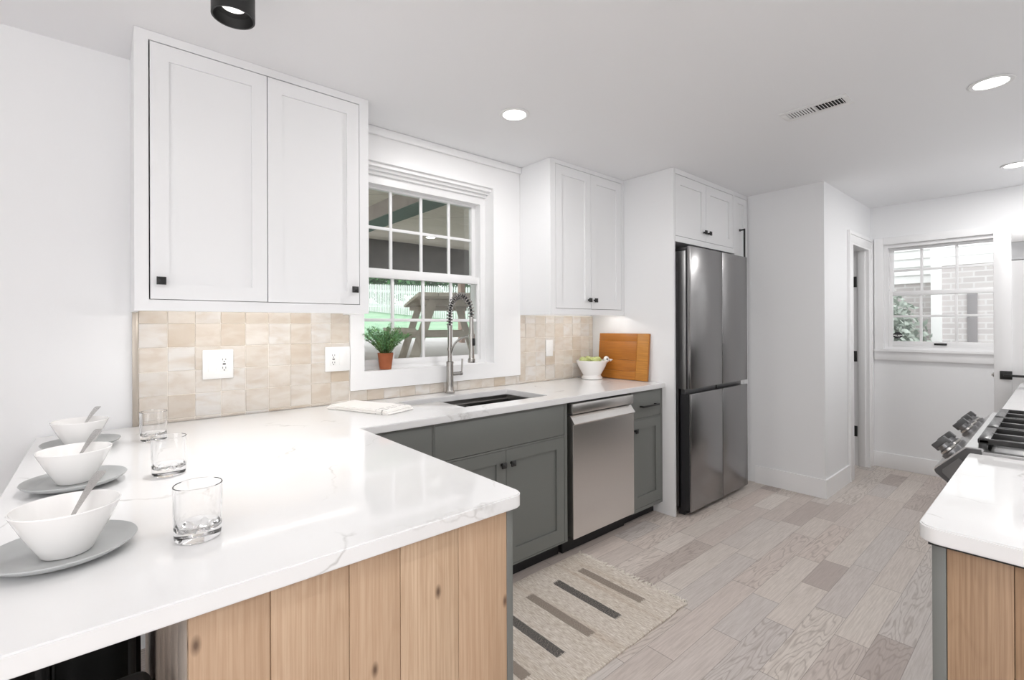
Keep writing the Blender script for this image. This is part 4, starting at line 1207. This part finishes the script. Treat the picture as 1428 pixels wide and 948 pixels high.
# --- bar stools under the overhang
def stool_parts(t):
    sz = .66
    obj('seat', MB().box(-.19, .19, -.18, .18, sz, sz + .05, .022, 4), 'fabricblack', t, local=True)
    bm = bmesh.new(); n_ = 96; A = []; B = []
    for k_ in range(n_):
        a = 2 * PI * k_ / n_
        e = 6.0
        cx_, sx2 = math.cos(a), math.sin(a)
        rr = 1 / (abs(cx_) ** e + abs(sx2) ** e) ** (1 / e)
        fold = 1 + .018 * math.sin(a * 24)
        A.append(bm.verts.new((.172 * rr * cx_, .162 * rr * sx2, sz + .006)))
        B.append(bm.verts.new((.172 * rr * cx_ * fold, .162 * rr * sx2 * fold, .16)))
    for k_ in range(n_): bm.faces.new((A[k_], A[(k_ + 1) % n_], B[(k_ + 1) % n_], B[k_]))
    bmesh.ops.solidify(bm, geom=bm.faces[:], thickness=.003)
    obj('skirt', MB().add(bm), 'fabricblack', t, local=True)
    for sx2 in (-1, 1):
        for sy2 in (-1, 1): obj('leg', MB().cyl((.15 * sx2, .14 * sy2, 0), (.15 * sx2, .14 * sy2, sz + .004), .011, n=12), 'black', t, local=True)
t = thing('bar_stool', 'black bar stool under the near end of the peninsula overhang', 'stool', (-.122, .945, 0), 0, 'bar stools under the overhang')
stool_parts(t)
for y, lab in ((1.60, 'second black bar stool under the overhang, behind the nearest one'),):
    c_ = copy_tree(t); c_['label'] = lab; c_.location = (-.10, y, 0)

# ================================================================== OUTSIDE
# patio slopes gently up from the house, lawn climbs to the fence
def gz(y): return .78 + .0697 * (min(y, 7.6) - 2.75) if y < 7.6 else (1.118 + .09 * (y - 7.6) if y < 11 else 1.424 + .078 * (y - 11))
def strip(y0, y1, n_, x0, x1, th=.3):
    q = MB()
    pts = [(y0 + (y1 - y0) * k_ / n_, gz(y0 + (y1 - y0) * k_ / n_ - 1e-6)) for k_ in range(n_ + 1)]
    q.prism([(y1, pts[-1][1] - th), (y0, pts[0][1] - th)] + pts, x0, x1, 'X')
    return q
o = obj('patio_ground', strip(2.75, 7.6, 2, -3, 16), 'patio'); struct(o, 'pale concrete patio outside the sink window', 'patio')
o = obj('lawn', strip(7.602, 22, 10, -6, 24), 'lawn'); tag(o, 'sloping green lawn beyond the patio', 'lawn', kind='stuff')
# picket fence
t = thing('picket_fence', 'white picket fence at the top of the lawn', 'fence', (7.6, 13.5, 1.6))
P1, P2 = Vector((6.95, 18.0, 0)), Vector((8.45, 8.0, 0))
dv = (P2 - P1); Lf = dv.length; dv.normalize()
sv = Vector((-dv.y, dv.x, 0))
q = MB()
n_ = int(Lf / .1)
for k_ in range(n_):
    p = P1 + dv * (k_ * .1 + .03)
    g_ = gz(p.y); h_ = 1.02
    fr4 = Matrix.Translation((p.x, p.y, g_)) @ Matrix((dv, sv, Vector((0, 0, 1)))).transposed().to_4x4()
    q.prism([(-.028, .04), (.028, .04), (.028, h_ - .05), (0, h_), (-.028, h_ - .05)], -.009, .009, 'Y', 0, fr4)
obj('pickets', q, 'fence', t, smooth=False)
for hh in (.28, .78):
    q = MB()
    for k_ in range(12):
        a = P1 + dv * Lf * k_ / 12; b2 = P1 + dv * Lf * (k_ + 1) / 12
        A = Vector((a.x, a.y, gz(a.y) + hh)) + sv * .022; B = Vector((b2.x, b2.y, gz(b2.y) + hh)) + sv * .022
        d = (B - A); mt4 = Matrix.Translation(A) @ Matrix((d.normalized(), sv, d.normalized().cross(sv))).transposed().to_4x4()
        q.box(0, d.length + .002, -.012, .012, -.045, .045, 0, 2, mt4)
    obj('rail', q, 'fence', t, smooth=False)
# trees behind the fence
def foliage_mb(c, r, n_, seed, leaf=.12, sc=(1, 1, 1)):
    rr = random.Random(seed); bm = bmesh.new()
    for k_ in range(n_):
        d = Vector((rr.gauss(0, 1), rr.gauss(0, 1), rr.gauss(0, 1))).normalized() * r * rr.uniform(.45, 1.05)
        d = Vector((d.x * sc[0], d.y * sc[1], d.z * sc[2]))
        p = Vector(c) + d
        n1 = Vector((rr.gauss(0, 1), rr.gauss(0, 1), rr.gauss(0, 1))).normalized(); n2 = n1.orthogonal().normalized()
        s_ = leaf * rr.uniform(.5, 1.3)
        vs = [bm.verts.new(p + n1 * s_ * a + n2 * s_ * .55 * b2) for a, b2 in ((-1, 0), (0, -1), (1, 0), (0, 1))]
        bm.faces.new(vs)
    return bm
tree_labels = ['leafy tree behind the far left end of the picket fence', 'leafy tree behind the picket fence, second from its left end', 'leafy tree behind the middle of the picket fence', 'leafy tree behind the picket fence, next right of its middle', 'leafy tree behind the picket fence near the sink faucet', 'leafy tree behind the right end of the picket fence']
for k_, lab in enumerate(tree_labels):
    y = 20.6 - 2.45 * k_
    x = 6.95 + (18 - y) * .15 + 2.0
    g_ = gz(y)
    t = thing('garden_tree', lab, 'tree', (x, y, g_))
    obj('trunk', MB().cyl((x, y, g_ - .05), (x, y, g_ + 1.4), .1, .07, n=12), 'oldwood', t)
    obj('crown', MB().add(foliage_mb((x, y, g_ + 1.5), 1.02, 2200, 40 + k_, .13, (1, 1, 1.2))), 'treel', t, smooth=False)
# porch roof
t = thing('porch_roof', 'porch roof with timber ceiling outside the sink window', 'porch', (3.0, 4.8, 2.6))
q = MB(); y = 2.76
while y < 6.75:
    q.box(-2.5, 9.5, y, y + .128, 2.62, 2.645, .002); y += .13
obj('ceiling_boards', q, 'porchceil', t)
obj('roof_deck', MB().box(-2.6, 9.6, 2.745, 7.0, 2.65, 2.75), 'porchbeam', t)
obj('front_beam', MB().box(-2.5, 9.5, 6.62, 6.78, 2.07, 2.62, .006), 'porchbeam', t)
bo = obj('cross_beam', MB().box(2.17, 2.40, 2.76, 6.62, 2.462, 2.62, .004), 'beamface', t)
obj('beam_underside', MB().box(2.168, 2.402, 2.76, 6.62, 2.452, 2.462), 'beamgreen', bo)
obj('post', MB().box(4.93, 5.06, 6.63, 6.77, gz(6.7) - .02, 2.068, .006), 'postpaint', t)
obj('post', MB().box(4.60, 4.68, 6.65, 6.75, gz(6.7) - .02, 2.068, .004), simple('raw_post_wood', '#b79c8e', .8), t)
# picnic table
t = thing('picnic_table', 'weathered wooden picnic table on the patio outside the window', 'table', (2.80, 4.30, gz(4.30) + .002))
t.rotation_euler = (0, 0, math.radians(-25.2))
q = MB()
for k_ in range(5): q.box(-.40 + k_ * .161, -.40 + k_ * .161 + .155, -1.2, 1.2, .69, .722, .003)
obj('tabletop', q, 'oldwood', t, local=True)
for sx2 in (-1, 1):
    obj('bench', MB().box(.54 * sx2 - .12, .54 * sx2 + .12, -1.2, 1.2, .40, .43, .003), 'oldwood', t, local=True)
for yy in (-.80, .80):
    for sx2 in (-1, 1):
        obj('leg', MB().prism([(.20 * sx2, .689), (.28 * sx2, .689), (.50 * sx2, .03), (.41 * sx2, .03)], yy - .02, yy + .02, 'Y'), 'oldwood', t, local=True)
    obj('crossbar', MB().box(-.62, .62, yy + .021, yy + .06, .345, .399, .002).box(-.35, .35, yy + .021, yy + .06, .635, .688, .002), 'oldwood', t, local=True)
# neighbour house
o = obj('side_yard_ground', MB().box(5.75, 14, -6, 2.7, -.3, -.02), 'patio'); struct(o, 'pale ground between the houses', 'ground')
t = thing('neighbor_house', 'neighbouring brick house with white siding above, outside far window', 'house', (8.6, 0, 0))
obj('brick_wall', MB().box(8.6, 8.9, -5, 1.12, -.02, 2.12), 'brick', t)
obj('brick_wall', MB().box(9.0, 9.3, 1.12, 5, -.02, 1.93), 'brick', t)
q = MB()
for k_ in range(14):
    z = 2.12 + k_ * .12
    q.prism([(8.58, z), (8.60, z + .12), (8.7, z + .12), (8.7, z)], -5, 1.12, 'Y')
    q.prism([(8.97, z - .19), (9.0, z - .07), (9.1, z - .07), (9.1, z - .19)], 1.12, 5, 'Y')
obj('siding', q, 'siding_w', t, smooth=False)
obj('corner_board', MB().box(8.55, 8.62, 1.08, 1.19, -.02, 3.8), 'siding_w', t)
obj('window_shutter', MB().box(8.575, 8.6, 0.737, 0.832, .75, 1.80, .004), simple('shutter_gray', '#8f8b8d', .6), t)
t = thing('garden_bush', 'gray-green bush outside the far window at left', 'bush', (8.1, 1.65, 0))
obj('stem', MB().cyl((8.1, 1.65, -.02), (8.1, 1.65, .9), .03, n=8), 'oldwood', t)
obj('leaves', MB().add(foliage_mb((8.1, 1.72, .98), .78, 4200, 77, .05, (.5, .75, 1))), 'bushl', t, smooth=False)
